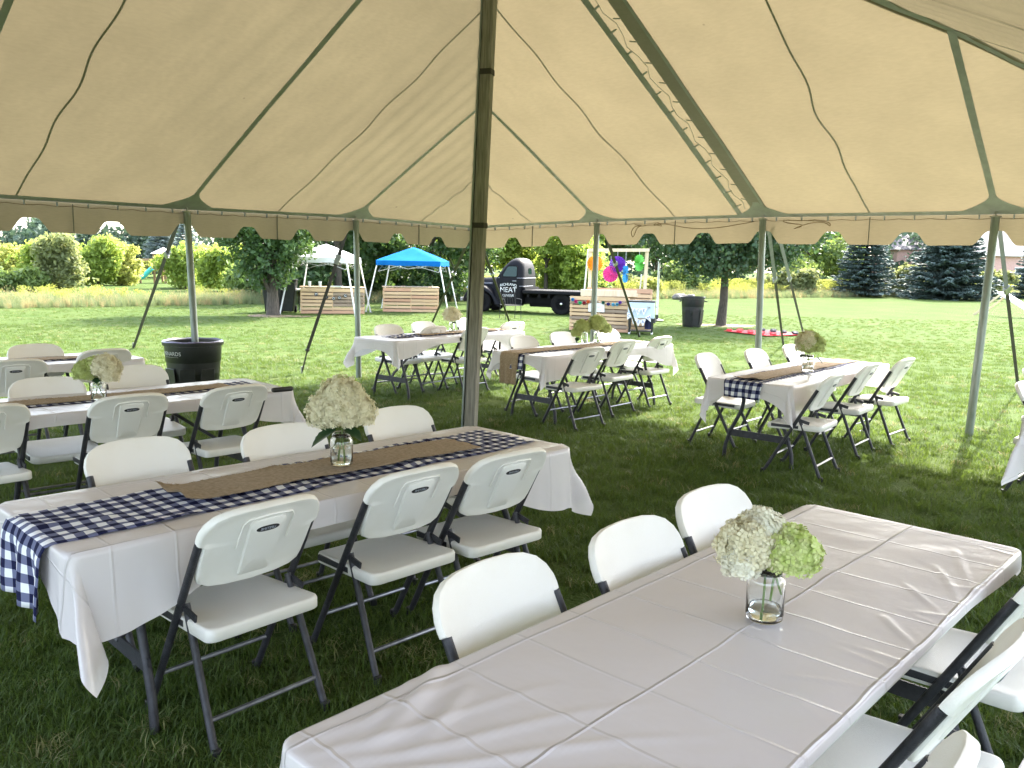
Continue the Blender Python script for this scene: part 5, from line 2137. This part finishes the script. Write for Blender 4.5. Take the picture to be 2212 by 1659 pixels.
# wrought-iron chair standing before the truck
def iron_chair():
    p = onz(1106, 689)
    T = thing('wire_chair', 'thin black wrought-iron chair on the grass before the truck door', 'chair', (p.x - .05, p.y, 0), R(20))
    rr = .010
    w, d = .25, .25
    for x in (-w, w):
        mb = MB(); mb.tube([(x, -d, 0), (x * .98, -d + .02, .42)], rr, 8); mb.build('leg', 'slot_black', T)
        mb = MB(); mb.tube([(x, d + .05, 0), (x * .98, d, .42), (x * .95, d + .04, .70), (x * .85, d + .06, .88), (x * .5, d + .06, .92), (0, d + .06, .93)], rr, 8); mb.build('leg', 'slot_black', T)
        mb = MB(); mb.tube([(x, -d + .02, .42), (x * 1.1, -d + .05, .60), (x * 1.1, d, .62)], rr, 8); mb.build('armrest', 'slot_black', T)
    mb = MB()
    mb.tube([(-w, -d, .42), (w, -d, .42), (w, d, .42), (-w, d, .42), (-w, -d, .42)], rr, 8)
    for i in range(9):
        x = -w + 2 * w * (i + .5) / 9
        mb.tube([(x, -d, .42), (x, d, .42)], .004, 5)
    mb.build('seat', 'slot_black', T)
    mb = MB()
    for i in range(5):
        x = -w * .7 + 1.4 * w * i / 4
        mb.tube([(x, d + .02, .45), (x * .8, d + .05, .70), (x * .6, d + .06, .91)], .005, 5)
    for s in (-1, 1):
        mb.tube([(s * (.09 + .06 * math.cos(a)), d + .05, .68 + .06 * math.sin(a)) for a in [i * .5 for i in range(14)]], .005, 5)
    mb.build('backrest', 'slot_black', T)
iron_chair()

# ------------------------------------------------------------------ checker mat with discs
def checkers():
    c = onz(1657, 721)
    T = thing('checker_mat', 'red and black checker mat spread on the lawn', 'mat', (c.x, c.y, 0), R(28))
    n, s = 8, .195
    for i in range(n):
        for j in range(n):
            mb = MB()
            mb.box(((i - 3.5) * s, (j - 3.5) * s, .030), (s - .006, s - .006, .012))
            mb.build('square', 'checker_red' if (i + j) % 2 else ('checker_black' if i > 4 else 'checker_red'), T, 0)
    Tm = Matrix.Translation((c.x, c.y, 0)) @ Matrix.Rotation(R(28), 4, 'Z')
    me = MB().lathe([(0, 0), (.072, 0), (.076, .012), (.076, .035), (.068, .045), (0, .045)], 20)
    mr, mk = me.mesh('checker_piece', MATS['checker_red'], 40), me.mesh('checker_piece', MATS['checker_black'], 40)
    rnd = random.Random(4)
    nr = nb = 0
    for i in (0, 1, 2, 5, 6, 7):
        for j in range(n):
            if (i + j) % 2 == 0:
                continue
            o = link('checker_piece', mr if i < 3 else mk)
            o.location = Tm @ Vector(((i - 3.5) * s + rnd.uniform(-.02, .02), (j - 3.5) * s + rnd.uniform(-.02, .02), .037))
            if i < 3:
                tag(o, 'red plastic disc lying on the checker mat', 'game piece', 'red checker discs')
            else:
                tag(o, 'black plastic disc lying on the checker mat', 'game piece', 'black checker discs')
checkers()

# slanted white game board at the right edge
def game_board():
    b = onz(2108, 683)
    T = thing('bean_bag_board', 'white slanted game board on legs at the right edge of the lawn', 'game board')
    top = aty(2172, 632, b.y)
    x0, z1 = top.x, top.z
    w = .62
    mb = MB(); mb.bar((x0, b.y + .3, z1), (x0 + 1.55, b.y + .3, .10), w, .07, (0, 0, 1)); bevel(mb.build('board', 'white_paint', T, 0), .01)
    for y in (b.y + .02, b.y + .58):
        mb = MB(); mb.bar((x0 + .12, y, z1 - .10), (x0 - .85, y, 0), .05, .08); mb.build('leg', 'lumber', T, 0)
    mb = MB(); mb.bar((x0 - .70, b.y + .02, .10), (x0 - .70, b.y + .58, .10), .04, .05); mb.build('crossbar', 'lumber', T, 0)
    T.matrix_world = Matrix.Translation((x0, b.y + .3, 0)) @ Matrix.Rotation(R(-58), 4, 'Z') @ Matrix.Translation((-x0, -b.y - .3, 0))
game_board()

# ------------------------------------------------------------------ trees, shrubs, meadow
def leaf_cloud(lobes, n, size, seed, aspect=1.7, droop=0.0, shell=.45, clump=14, clump_r=.22):
    """leaf faces in clumps spread through ellipsoid lobes [(cx,cy,cz,rx,ry,rz)]"""
    rg = np.random.default_rng(seed)
    vol = np.array([l[3] * l[4] * l[5] for l in lobes]) ** .75
    nc = max(1, n // clump)
    which = rg.choice(len(lobes), nc, p=vol / vol.sum())
    L_ = np.array(lobes)[which]
    d = rg.normal(0, 1, (nc, 3))
    d /= np.linalg.norm(d, axis=1)[:, None]
    rad = rg.uniform(shell, 1.0, (nc, 1)) ** .6
    rad *= 1 + .16 * rg.normal(0, 1, (nc, 1))
    cc = L_[:, :3] + d * rad * L_[:, 3:6]
    cr = clump_r * (L_[:, 3:6].mean(1) ** .5)
    P = np.repeat(cc, clump, 0) + rg.normal(0, 1, (nc * clump, 3)) * np.repeat(cr, clump)[:, None] * np.array([1, 1, .75]) * .6
    D_ = np.repeat(d, clump, 0)
    nrm = D_ * .5 + rg.normal(0, .75, P.shape) + np.array([0, 0, .35])
    nrm /= np.linalg.norm(nrm, axis=1)[:, None]
    a = np.cross(nrm, rg.normal(0, 1, P.shape) + np.array([0, 0, -droop * 2]))
    a /= np.linalg.norm(a, axis=1)[:, None] + 1e-9
    b = np.cross(nrm, a)
    s = size * rg.uniform(.6, 1.35, (len(P), 1))
    V = np.stack([P - b * s * aspect * .5, P + a * s * .5 - nrm * s * .12, P + b * s * aspect * .5 - np.array([0, 0, 1]) * s * .15, P - a * s * .5 - nrm * s * .12], 1)
    return V.reshape(-1, 3), np.arange(len(P) * 4).reshape(-1, 4)

def limb_tubes(mb, base, h, r, lobes, seed, n=7, fork=.35):
    rg = random.Random(seed)
    base = Vector(base)
    bend = Vector((rg.uniform(-.06, .06), rg.uniform(-.06, .06), 0)) * h
    topc = base + Vector((0, 0, h * .85)) + bend
    pts = [base + Vector((0, 0, -.08)), base + Vector((0, 0, .06)), base.lerp(topc, .18) + bend * .05, base.lerp(topc, .4) - bend * .2, base.lerp(topc, .7), topc]
    mb.tube(pts, [r * 1.55, r * 1.2, r * .95, r * .8, r * .5, r * .12], 12)
    for i in range(n):
        l = lobes[i % len(lobes)]
        tgt = Vector((l[0] + rg.uniform(-.5, .5) * l[3], l[1] + rg.uniform(-.5, .5) * l[4], l[2] + rg.uniform(-.2, .6) * l[5]))
        st = base.lerp(topc, fork + rg.uniform(0, .35))
        mid = st.lerp(tgt, .5) + Vector((rg.uniform(-.1, .1), rg.uniform(-.1, .1), .12)) * (tgt - st).length
        mb.tube([st, mid, tgt], [r * .42, r * .26, r * .06], 7)

def tree(name, label, loc, lobes, nleaf, size, m, trunk_r, h, bark='bark', seed=1, group=None, cat='tree', **kw):
    """lobes relative to loc"""
    T = thing(name, label, cat, loc, 0, group)
    mb = MB()
    limb_tubes(mb, (0, 0, 0), h, trunk_r, lobes, seed, kw.pop('limbs', 8), kw.pop('fork', .35))
    mb.build('trunk', bark, T, 60)
    V, Q = leaf_cloud(lobes, nleaf, size, seed, **kw)
    link('crown', npmesh('crown', V, Q, m), T)
    return T

# left lawn tree: low fork, dense dark crown narrowing to the trunk
p = onz(590, 682)
k = p.y / F
lob = [(-.1, 0, 3.3, 1.75, 1.6, 1.5), (-.75, 0, 2.35, .85, .9, .75), (.45, .1, 2.3, .80, .9, .8), (-.05, -.2, 1.55, .78, .75, .60), (-.35, 0, 1.25, .45, .5, .45), (.25, -.1, 1.2, .42, .5, .35), (-1.0, .2, 3.2, .9, .9, .9), (.9, 0, 2.9, .8, .8, .8)]
tree('lawn_tree', 'dense dark green tree with short trunk left of the white canopy', p, lob, 15000, .085, 'leaf_deep', .165, 4.2, seed=11, cat='tree', fork=.12, clump_r=.2, limbs=12)
# bare earth at its foot
def earth(px, py, w, d, label, seed):
    c = onz(px, py)
    mb = MB()
    rg = random.Random(seed)
    n = 26
    ph = [rg.uniform(0, 6) for _ in range(3)]
    def fn(u, v):
        a = 2 * PI * u
        rr = (1 + .18 * math.sin(3 * a + ph[0]) + .10 * math.sin(7 * a + ph[1])) * v
        return (c.x + w * rr * math.cos(a), c.y + d * rr * math.sin(a), .004 + .02 * (1 - v * v) + .006 * math.sin(a * 9 + v * 20))
    mb.grid(fn, 40, 8)
    tag(mb.build('bare_soil', 'dirt', None, 180), label, kind='structure')
earth(596, 683, .9, .55, 'patch of bare brown soil round the left tree', 1)
earth(1560, 703, 1.1, .6, 'patch of bare brown soil round the maple', 2)

# right lawn maple
p = onz(1557, 704)
lob = [(.1, 0, 3.6, 2.5, 2.3, 1.5), (-1.45, 0, 2.6, 1.2, 1.2, .75), (-.65, -.3, 2.05, .85, .9, .60), (.40, -.3, 2.15, .80, .9, .55), (1.25, 0, 2.45, 1.15, 1.2, .75), (-.30, -.5, 1.70, .62, .6, .40), (2.2, .2, 2.75, .9, .9, .6), (-2.4, .2, 2.85, .8, .9, .5), (.1, -.4, 2.5, 1.3, 1.1, .7)]
tree('lawn_maple', 'maple tree with straight trunk on the lawn right of the bin', p, lob, 21000, .095, 'leaf_maple', .125, 5.0, seed=23, fork=.30, clump_r=.2, aspect=1.25, limbs=12)

BG = 'trees and shrubs beyond the lawn'
def bush(px, Y, top_py, wpx, m, label, seed, n=6000, size=.11, stems=True, base_py=None, name='shrub', cat='shrub', **kw):
    """rounded shrub or small tree of its own outline: px centre, width in picture units, top at top_py"""
    q = aty(px, 600, Y)
    zt = aty(px, top_py, Y).z
    w = wpx / F * Y / 2
    rg = random.Random(seed)
    lob = []
    nl = rg.randint(11, 15)
    for i in range(nl):
        x = rg.uniform(-.9, .9) * w
        z = zt * rg.uniform(.2, .98) * (1 - .35 * (abs(x) / w) ** 2)
        r = w * rg.uniform(.14, .38)
        lob.append((x, rg.uniform(-.4, .4) * w, z, r, r, min(r * rg.uniform(.8, 1.3), z * .9)))
    lob.append((0, 0, zt * .72, w * .5, w * .5, zt * .28))
    lob.append((0, 0, zt * .30, w * .8, w * .6, zt * .30))
    return tree(name, label, (q.x, Y, 0), lob, n, size, m, max(.03, w * .05), zt, seed=seed, group=BG, cat=cat, limbs=6, **kw)

# behind the canopies: dark maples
def bgtree(px, Y, top_z, w, m, label, seed, n=9000, size=.14, low=1.2, tr=.14, name='background_tree', **kw):
    q = aty(px, 600, Y)
    rg = random.Random(seed)
    lob = []
    for i in range(9):
        x = rg.uniform(-.8, .8) * w
        z = rg.uniform(low + .3, top_z * .85)
        r = w * rg.uniform(.3, .5)
        lob.append((x, rg.uniform(-.5, .5) * w, z, r, r, max(.3, min(r * .8, z - low))))
    return tree(name, label, (q.x, Y, 0), lob, n, size, m, tr, top_z, seed=seed, group=BG, limbs=9, **kw)
bgtree(735, 33, 5.2, 2.9, 'leaf_deep', 'dark maple spreading behind the white canopy', 31, 15000, .13, .5, .15)
bgtree(930, 36, 5.4, 3.0, 'leaf_deep', 'dark tree behind the blue canopy', 37, 14000, .13, .2, .15)
for i_, (px_, Y_, tp_, w_, m_, lab_) in enumerate([(672, 35, 575, 90, 'leaf_mid', 'green bush filling the gap right of the dark lawn tree'), (740, 37, 568, 100, 'leaf_deep', 'dark bush under the white canopy'),
        (800, 38, 570, 90, 'leaf_deep', 'dark bush between the white and blue canopies'), (870, 40, 575, 110, 'leaf_deep', 'dark bush under the blue canopy'), (945, 41, 570, 90, 'leaf_mid', 'green bush right of the blue canopy')]):
    bush(px_, Y_, tp_, w_, m_, lab_, 130 + i_, 6000, .12)
bgtree(655, 38, 4.6, 2.0, 'leaf_mid', 'mid green tree between the left tree and the white canopy', 39, 8000, .12, .4, .10)
# willow-like light trees right of the centre pole
bgtree(1180, 40, 4.6, 2.9, 'leaf_bright', 'light green willow-like tree behind the truck cab', 41, 17000, .12, .3, .10, droop=.6)
bgtree(1090, 41, 4.3, 1.8, 'leaf_bright', 'light green bushy tree above the truck hood', 43, 9000, .12, .2, .08, droop=.6)
bgtree(1020, 43, 4.4, 2.2, 'leaf_bright', 'yellow-green tree left of the truck', 44, 9000, .12, .2, .08)
bgtree(1245, 42, 4.0, 1.6, 'leaf_mid', 'green tree between the truck cab and fan frame', 46, 8000, .12, .2, .08)
bgtree(1330, 52, 6.2, 3.0, 'leaf_deep', 'dark tree seen through the fan frame', 47, 9000, .16, 2.2, .12)
bgtree(1420, 55, 6.4, 3.6, 'leaf_deep', 'dark tree above the bare white pole', 49, 9000, .17, 2.0, .14)
bush(1300, 46, 600, 90, 'leaf_bright', 'bright shrub low behind the fan frame', 51, 5000, .12)
bush(1370, 47, 605, 80, 'leaf_olive', 'olive shrub behind the right post of the fan frame', 52, 4000, .12)
bush(1470, 50, 575, 120, 'leaf_mid', 'green shrub behind the black ribbed bin', 53, 7000, .13)
bgtree(1640, 60, 6.0, 3.8, 'leaf_mid', 'green tree behind the two dark guy straps', 55, 9000, .17, 1.2, .12)
bgtree(1760, 62, 6.2, 3.4, 'leaf_mid', 'green tree left of the dark spruce', 57, 8000, .17, 1.2, .12)
bush(1720, 54, 590, 110, 'leaf_olive', 'grey-green shrub between guy straps and spruce', 59, 5000, .14)
bush(1960, 58, 575, 90, 'leaf_olive', 'pale shrub between the two spruces', 61, 5000, .15)
bush(2150, 58, 585, 80, 'leaf_olive', 'pale shrub beside the brick house', 62, 4000, .15)
bush(1405, 46, 612, 70, 'leaf_yellow', 'yellow-green shrub behind the white pole', 64, 3500, .12)

# left side: shrubs and young trees past the tall grass
LB = [(20, 44, 528, 120, 'leaf_yellow', 'yellow shrub at the far left'), (80, 42, 522, 100, 'leaf_bright', 'light green bush second from far left'), (128, 38, 505, 110, 'leaf_olive', 'loose young tree with thin stem left of the play set'),
      (212, 46, 516, 100, 'leaf_bright', 'round light green tree in the gap left of the slide'), (262, 47, 520, 80, 'leaf_yellow', 'yellow-green tree just left of the play set'),
      (292, 60, 562, 60, 'leaf_yellow', 'golden shrub behind the swing beam'),
      (402, 44, 520, 100, 'leaf_bright', 'tall light green bush right of the play set'), (440, 46, 528, 90, 'leaf_yellow', 'golden green bush behind the first tent pole'),
      (490, 42, 532, 120, 'leaf_bright', 'yellow-green bush left of the dark lawn tree'), (545, 38, 570, 130, 'leaf_mid', 'green bush behind the dark lawn tree'),
      (170, 50, 540, 110, 'leaf_bright', 'pale bush in the middle of the left shrubs'),
      (50, 37, 585, 110, 'leaf_mid', 'low green bush in front of the yellow one at far left')]
for i, (px, Y, tp, w, m, lab) in enumerate(LB):
    bush(px, Y, tp, w, m, lab, 70 + i, 5200, .115, name='shrub', clump=9, clump_r=.26)

# spruces: whorls of drooping branches
def spruce(px, base_py, top_z, rad, m, label, seed, Y=None, whorls=20, low=.25, nb=11, dens=1.0):
    q = onz(px, base_py) if Y is None else aty(px, 600, Y)
    T = thing('spruce_tree', label, 'spruce', (q.x, q.y, 0), 0, 'spruce trees beyond the lawn')
    rg = np.random.default_rng(seed)
    mb = MB()
    mb.tube([(0, 0, -.1), (0, 0, .3), (0, 0, top_z * .6), (0, 0, top_z)], [rad * .10, rad * .075, rad * .045, .01], 10)
    mb.build('trunk', 'bark', T, 60)
    V, Bm = [], MB()
    for wv in range(whorls):
        t = wv / (whorls - 1)
        z = low + (top_z - low) * t ** .95
        rr = rad * (1 - t) ** .75 + .12
        for b in range(nb):
            a = 2 * PI * (b + rg.uniform(-.35, .35)) / nb + wv * 1.3
            r1 = rr * rg.uniform(.8, 1.15)
            if r1 < .1: continue
            ca, sa = math.cos(a), math.sin(a)
            dz = rg.uniform(-.22, -.05)
            n = int(120 * dens * r1) + 14
            u = rg.uniform(.12, 1.0, n)
            wdt = r1 * .30 * (1.05 - u) + .05
            off = rg.uniform(-1, 1, n) * wdt
            x = u * r1
            zz = z + dz * r1 * u * 1.2 + .14 * r1 * u * u + rg.normal(0, .03, n) - np.abs(off) * .25
            P = np.stack([x * ca - off * sa, x * sa + off * ca, zz], 1)
            d = np.stack([ca + -sa * np.sign(off) * .7, sa + ca * np.sign(off) * .7, rg.normal(-.1, .25, n)], 1)
            d /= np.linalg.norm(d, axis=1)[:, None]
            w2 = np.cross(d, rg.normal(0, .45, (n, 3)) + np.array([0, 0, 1]))
            w2 /= np.linalg.norm(w2, axis=1)[:, None]
            s = .19 * rg.uniform(.7, 1.3, (n, 1)) * (.6 + .4 * min(1.4, rad / 2))
            V.append(np.stack([P - d * s * .5, P + w2 * s * .2, P + d * s * .65, P - w2 * s * .2], 1))
            Bm.tube([(0, 0, z), (r1 * .5 * ca, r1 * .5 * sa, z + dz * r1 * .6 + .03 * r1), (r1 * .9 * ca, r1 * .9 * sa, z + dz * r1 * 1.08 + .11 * r1)], [.03, .02, .006], 5)
    V = np.concatenate(V).reshape(-1, 3)
    link('crown', npmesh('crown', V, np.arange(len(V)).reshape(-1, 4), m), T)
    tag(Bm.build('branches', 'bark', T, 0), kind='stuff')
spruce(1868, 637, 5.4, 2.1, 'needle_blue', 'dark blue-green spruce, left of the pair beyond the lawn', 5, Y=56, low=.5)
spruce(2050, 640, 6.2, 2.9, 'needle_blue', 'broad spruce with drooping branches left of the last tent pole', 6, Y=54, whorls=26, nb=14, low=.15)
spruce(2232, 640, 4.6, 1.4, 'needle_blue', 'spruce at the right edge beside the brick house', 8, Y=60, low=.2)
spruce(352, 600, 5.0, 1.6, 'needle_silver', 'silvery spruce behind the play set', 9, Y=66, low=.5)
spruce(404, 600, 4.6, 1.3, 'needle_silver', 'silvery spruce right of the play set roof', 10, Y=64, low=.5)

# far woods as one mass
def far_woods():
    rg = np.random.default_rng(3)
    lob = []
    for i in range(90):
        x = -75 + 170 * i / 89 + rg.uniform(-1.5, 1.5)
        y = 92 + rg.uniform(-8, 12) 
        h = 4.2 + 1.6 * math.sin(i * .7) + rg.uniform(-.5, 1.6)
        if x > -20: h += 3.0
        if x < -48: h -= 1.2
        r = rg.uniform(2.0, 3.6)
        lob.append((x, y, h * .55, r, r, h * .5))
    V, Q = leaf_cloud(lob, 60000, .40, 4, clump=20, clump_r=.5)
    o = link('far_woods', npmesh('far_woods', V, Q, 'leaf_far'))
    tag(o, 'dark far wood closing the view behind the shrubs', kind='stuff')
far_woods()

# tall meadow grass strip beyond the mown lawn
EDGE = [(-140, 668), (0, 668), (280, 664), (570, 658), (800, 655), (1100, 650), (1400, 647), (1650, 645), (1900, 642), (2212, 640), (2400, 638)]
EP = [onz(*e) for e in EDGE]
def edge_y(x):
    for a, b in zip(EP, EP[1:]):
        if a.x <= x <= b.x:
            t = (x - a.x) / (b.x - a.x)
            return a.y * (1 - t) + b.y * t
    return EP[0].y if x < EP[0].x else EP[-1].y
def meadow():
    va = [blades(34, .85, .22, .45, .016, 'meadow_green', 'meadow_tuft') for _ in range(3)]
    va += [blades(30, .95, .24, .40, .014, 'meadow_dry', 'meadow_tuft', tip=(.5, .05, 4)) for _ in range(2)]
    gold = [blades(30, 1.0, .28, .3, .020, 'meadow_gold', 'meadow_tuft', tip=(.9, .09, 7)) for _ in range(2)]
    wht = [blades(7, 1.0, .35, .3, .006, 'meadow_green', 'meadow_tuft', tip=(.8, .05, 4))]
    P, S = [], []
    n = 16000
    X = RNG.uniform(-36, 62, n)
    Yo = np.abs(RNG.normal(0, 3.2, n))
    Y = np.array([edge_y(x) for x in X]) + Yo + RNG.uniform(0, .6, n)
    left = X < -3
    S = np.where(left, RNG.uniform(.28, .66, n), RNG.uniform(.35, .75, n)) * (1 - .45 * np.exp(-Yo * 1.2))
    P = np.stack([X, Y, np.full(n, -.02)], 1)
    rot = np.zeros((n, 3)); rot[:, 2] = RNG.uniform(0, 6.28, n)
    sel = np.abs(Yo) < 4.2
    gn_scatter('meadow_grass', P[sel], rot[sel], S[sel], va[:3] * 5 + va[3:] * 3 + wht, 'unmown tall grass bordering the lawn')
    n = 11000
    X = RNG.uniform(-42, 75, n)
    Yo = np.where(X < -2, RNG.uniform(2.5, 8, n), RNG.uniform(2.5, 16, n))
    Y = np.array([edge_y(x) for x in X]) + Yo
    P = np.stack([X, Y, np.full(n, -.02)], 1)
    rot = np.zeros((n, 3)); rot[:, 2] = RNG.uniform(0, 6.28, n)
    keep = (X > -2) | (RNG.uniform(0, 1, n) < .12)
    X, P, rot = X[keep], P[keep], rot[keep]
    n = len(X)
    gn_scatter('goldenrod', P, rot, np.where(X < -2, RNG.uniform(.25, .6, n), RNG.uniform(.55, 1.0, n)), gold + va[:1], 'yellow goldenrod field behind the tall grass')
meadow()

# rocks heaped at the lawn's edge
q = onz(1676, 652)
for i in range(7):
    mb = MB()
    rg = random.Random(i)
    c = aty(1464 + i * 5.0, 636, 44)
    r = rg.uniform(.14, .30)
    vs = []
    def fn(u, v):
        a, b = 2 * PI * u, PI * v
        w = r * (1 + .16 * math.sin(3 * a + i) * math.sin(b * 2) + .10 * math.sin(5 * b + i * 2))
        return (c.x + w * math.sin(b) * math.cos(a), 44 + rg.uniform(0, 0) + w * math.sin(b) * math.sin(a) + (i % 3) * .3, r * .35 + w * .7 * math.cos(b))
    mb.grid(fn, 14, 9)
    tag(mb.build('rock', 'rock', None, 50), 'pale grey rock in the heap at the edge of the lawn', 'rock', 'rocks heaped at the lawn edge')

# two lidded bins by the left tree
def wheelie(px, py, label):
    q = onz(px, py)
    T = thing('wheeled_bin', label, 'bin', (q.x, q.y + .5, 0), R(8), 'dark wheeled bins behind the tree')
    mb = MB()
    a, b, h = .26, .31, .98
    mb.add([(-a * .8, -a * .8, .04), (a * .8, -a * .8, .04), (a * .8, a * .8, .04), (-a * .8, a * .8, .04), (-b, -b, h), (b, -b, h), (b, b, h), (-b, b, h)], [(3, 2, 1, 0), (4, 5, 6, 7), (0, 1, 5, 4), (1, 2, 6, 5), (2, 3, 7, 6), (3, 0, 4, 7)])
    bevel(mb.build('bin_body', 'bin_plastic', T, 30), .03)
    mb = MB(); mb.box((0, 0, h + .035), (b * 2.1, b * 2.1, .06)); bevel(mb.build('bin_lid', 'bin_plastic', T, 30), .02)
    for s in (-1, 1):
        mb = MB(); mb.tube([(s * .20, .24, .11), (s * .27, .24, .11)], .11, 16); mb.build('wheel', 'rubber', T)
wheelie(580, 677, 'dark wheeled bin showing left of the tree trunk')
wheelie(611, 677, 'dark wheeled bin showing right of the tree trunk')

# ------------------------------------------------------------------ play set, house
def play_set():
    Y = 52
    T = thing('play_set', 'wooden swing set with tower and teal slide far left', 'play set')
    def P(px, py, dy=0): return aty(px, py, Y + dy)
    # tower
    x0, x1 = P(334, 600).x, P(358, 600).x
    zf = P(345, 583).z
    zt = P(345, 548).z
    for x in (x0, x1):
        for y in (Y, Y + 1.2):
            mb = MB(); mb.box((x, y, zt / 2), (.11, .11, zt)); mb.build('post', 'play_wood', T, 0)
    mb = MB(); mb.box(((x0 + x1) / 2, Y + .6, zf), (x1 - x0 + .1, 1.3, .08)); mb.build('deck', 'play_wood', T, 0)
    for i in range(6):
        mb = MB(); mb.box((x0 + (x1 - x0) * i / 5, Y - .03, zf + .35), (.07, .03, .7)); mb.build('picket', 'play_wood', T, 0)
    ap = P(345, 534).z
    mb = MB()
    xm = (x0 + x1) / 2
    mb.add([(x0 - .15, Y - .15, zt), (x1 + .15, Y - .15, zt), (x1 + .15, Y + 1.35, zt), (x0 - .15, Y + 1.35, zt), (xm, Y + .6, ap)], [(0, 1, 4), (1, 2, 4), (2, 3, 4), (3, 0, 4), (3, 2, 1, 0)])
    mb.build('roof', 'white_paint', T, 0)
    # second lean-to with rail
    x2 = P(378, 600).x
    mb = MB(); mb.box(((x1 + x2) / 2, Y + .6, zf - .1), (x2 - x1, 1.2, .08)); mb.build('deck', 'play_wood', T, 0)
    mb = MB(); mb.box((x2, Y, zf / 2 + .3), (.11, .11, zf + .6)); mb.build('post', 'play_wood', T, 0)
    for i in range(5):
        mb = MB(); mb.box((x1 + (x2 - x1) * (i + .5) / 5, Y - .03, zf + .25), (.08, .03, .6)); mb.build('picket', 'play_wood', T, 0)
    # swing beam and A legs
    a, b = P(301, 561), P(336, 561)
    mb = MB(); mb.bar(a, b, .12, .14); mb.build('swing_beam', 'play_wood', T, 0)
    for dx in (-1.0, .15):
        mb = MB(); mb.bar(a, (a.x + dx, a.y - .3, 0), .10, .10, (0, 1, 0)); mb.build('swing_leg', 'play_wood', T, 0)
    for t in (.3, .6):
        c = Vector(a).lerp(b, t)
        mb = MB()
        for s in (-.2, .2): mb.tube([(c.x + s, c.y, c.z), (c.x + s, c.y, .55)], .012, 5)
        mb.box((c.x, c.y, .55), (.45, .18, .03)); mb.build('swing', 'slot_black', T, 0)
    # slide
    s0, s1 = P(331, 582, -.2), P(287, 614, -1.0)
    mb = MB()
    def sf(u, v):
        w = (u - .5) * 2
        x = s0.x + (s1.x - s0.x) * v
        z = s0.z + (max(.15, s1.z) - s0.z) * v - .25 * math.sin(PI * v) * .6 + .10 * math.sin(v * 9) * .4
        return (x, s0.y + (s1.y - s0.y) * v + w * .32, z + .18 * w ** 4)
    mb.grid(sf, 8, 24)
    o = mb.build('slide', 'slide_teal', T, 180)
    md = o.modifiers.new('thickness', 'SOLIDIFY'); md.thickness = .04
play_set()

def house():
    Y = 78
    def P(px, py, dy=0): return aty(px, py, Y + dy)
    x0, x1 = P(2085, 600).x, P(2300, 600).x
    zt = P(2170, 548).z
    T = thing('brick_house', 'pinkish brick house with grey roof glimpsed at the right edge', 'house', (0, 0, 0), 0, 'houses beyond the spruces')
    mb = MB(); mb.box(((x0 + x1) / 2, Y + 4, zt / 2), (x1 - x0, 8, zt)); mb.build('wall', 'brick_far', T, 0)
    mb = MB()
    zr = zt + 2.4
    mb.add([(x0 - .4, Y - .4, zt), (x1 + .4, Y - .4, zt), (x1 + .4, Y + 8.4, zt), (x0 - .4, Y + 8.4, zt), (x0 + 2.5, Y + 4, zr), (x1 - 2.5, Y + 4, zr)], [(0, 1, 5, 4), (1, 2, 5), (2, 3, 4, 5), (3, 0, 4), (3, 2, 1, 0)])
    mb.build('roof', 'roof_far', T, 0)
    for px, z in ((2118, 2.2), (2205, 1.6), (2128, 1.3)):
        c = P(px, 600)
        mb = MB(); mb.box((c.x, Y - .03, z), (1.3, .08, 1.5)); w = mb.build('window', 'white_paint', T, 0)
        for s in (-1, 1):
            mb = MB(); mb.box((c.x + s * .30, Y - .08, z), (.5, .04, 1.3)); mb.build('pane', 'window_far', w, 0)
    mb = MB(); mb.box(((x0 + x1) / 2, Y - .42, zt - .1), (x1 - x0 + .9, .08, .25)); mb.build('fascia', 'white_paint', T, 0)
    Y2 = 88
    T = thing('brick_house', 'pale brick house with white window between the two spruces', 'house', (0, 0, 0), 0, 'houses beyond the spruces')
    c = aty(1985, 570, Y2)
    zt = aty(1985, 540, Y2).z
    mb = MB(); mb.box((c.x, Y2 + 3, zt / 2), (4.6, 6, zt)); mb.build('wall', 'brick_far', T, 0)
    mb = MB()
    mb.add([(c.x - 2.7, Y2 - .4, zt), (c.x + 2.7, Y2 - .4, zt), (c.x + 2.7, Y2 + 6.4, zt), (c.x - 2.7, Y2 + 6.4, zt), (c.x - 1, Y2 + 3, zt + 1.7), (c.x + 1, Y2 + 3, zt + 1.7)], [(0, 1, 5, 4), (1, 2, 5), (2, 3, 4, 5), (3, 0, 4), (3, 2, 1, 0)])
    mb.build('roof', 'roof_far', T, 0)
    mb = MB(); mb.box((c.x + .9, Y2 - .03, zt * .6), (1.2, .08, 2.0)); w = mb.build('window', 'white_paint', T, 0)
    mb = MB(); mb.box((c.x + .9, Y2 - .08, zt * .6), (.95, .04, 1.7)); mb.build('pane', 'window_far', w, 0)
house()
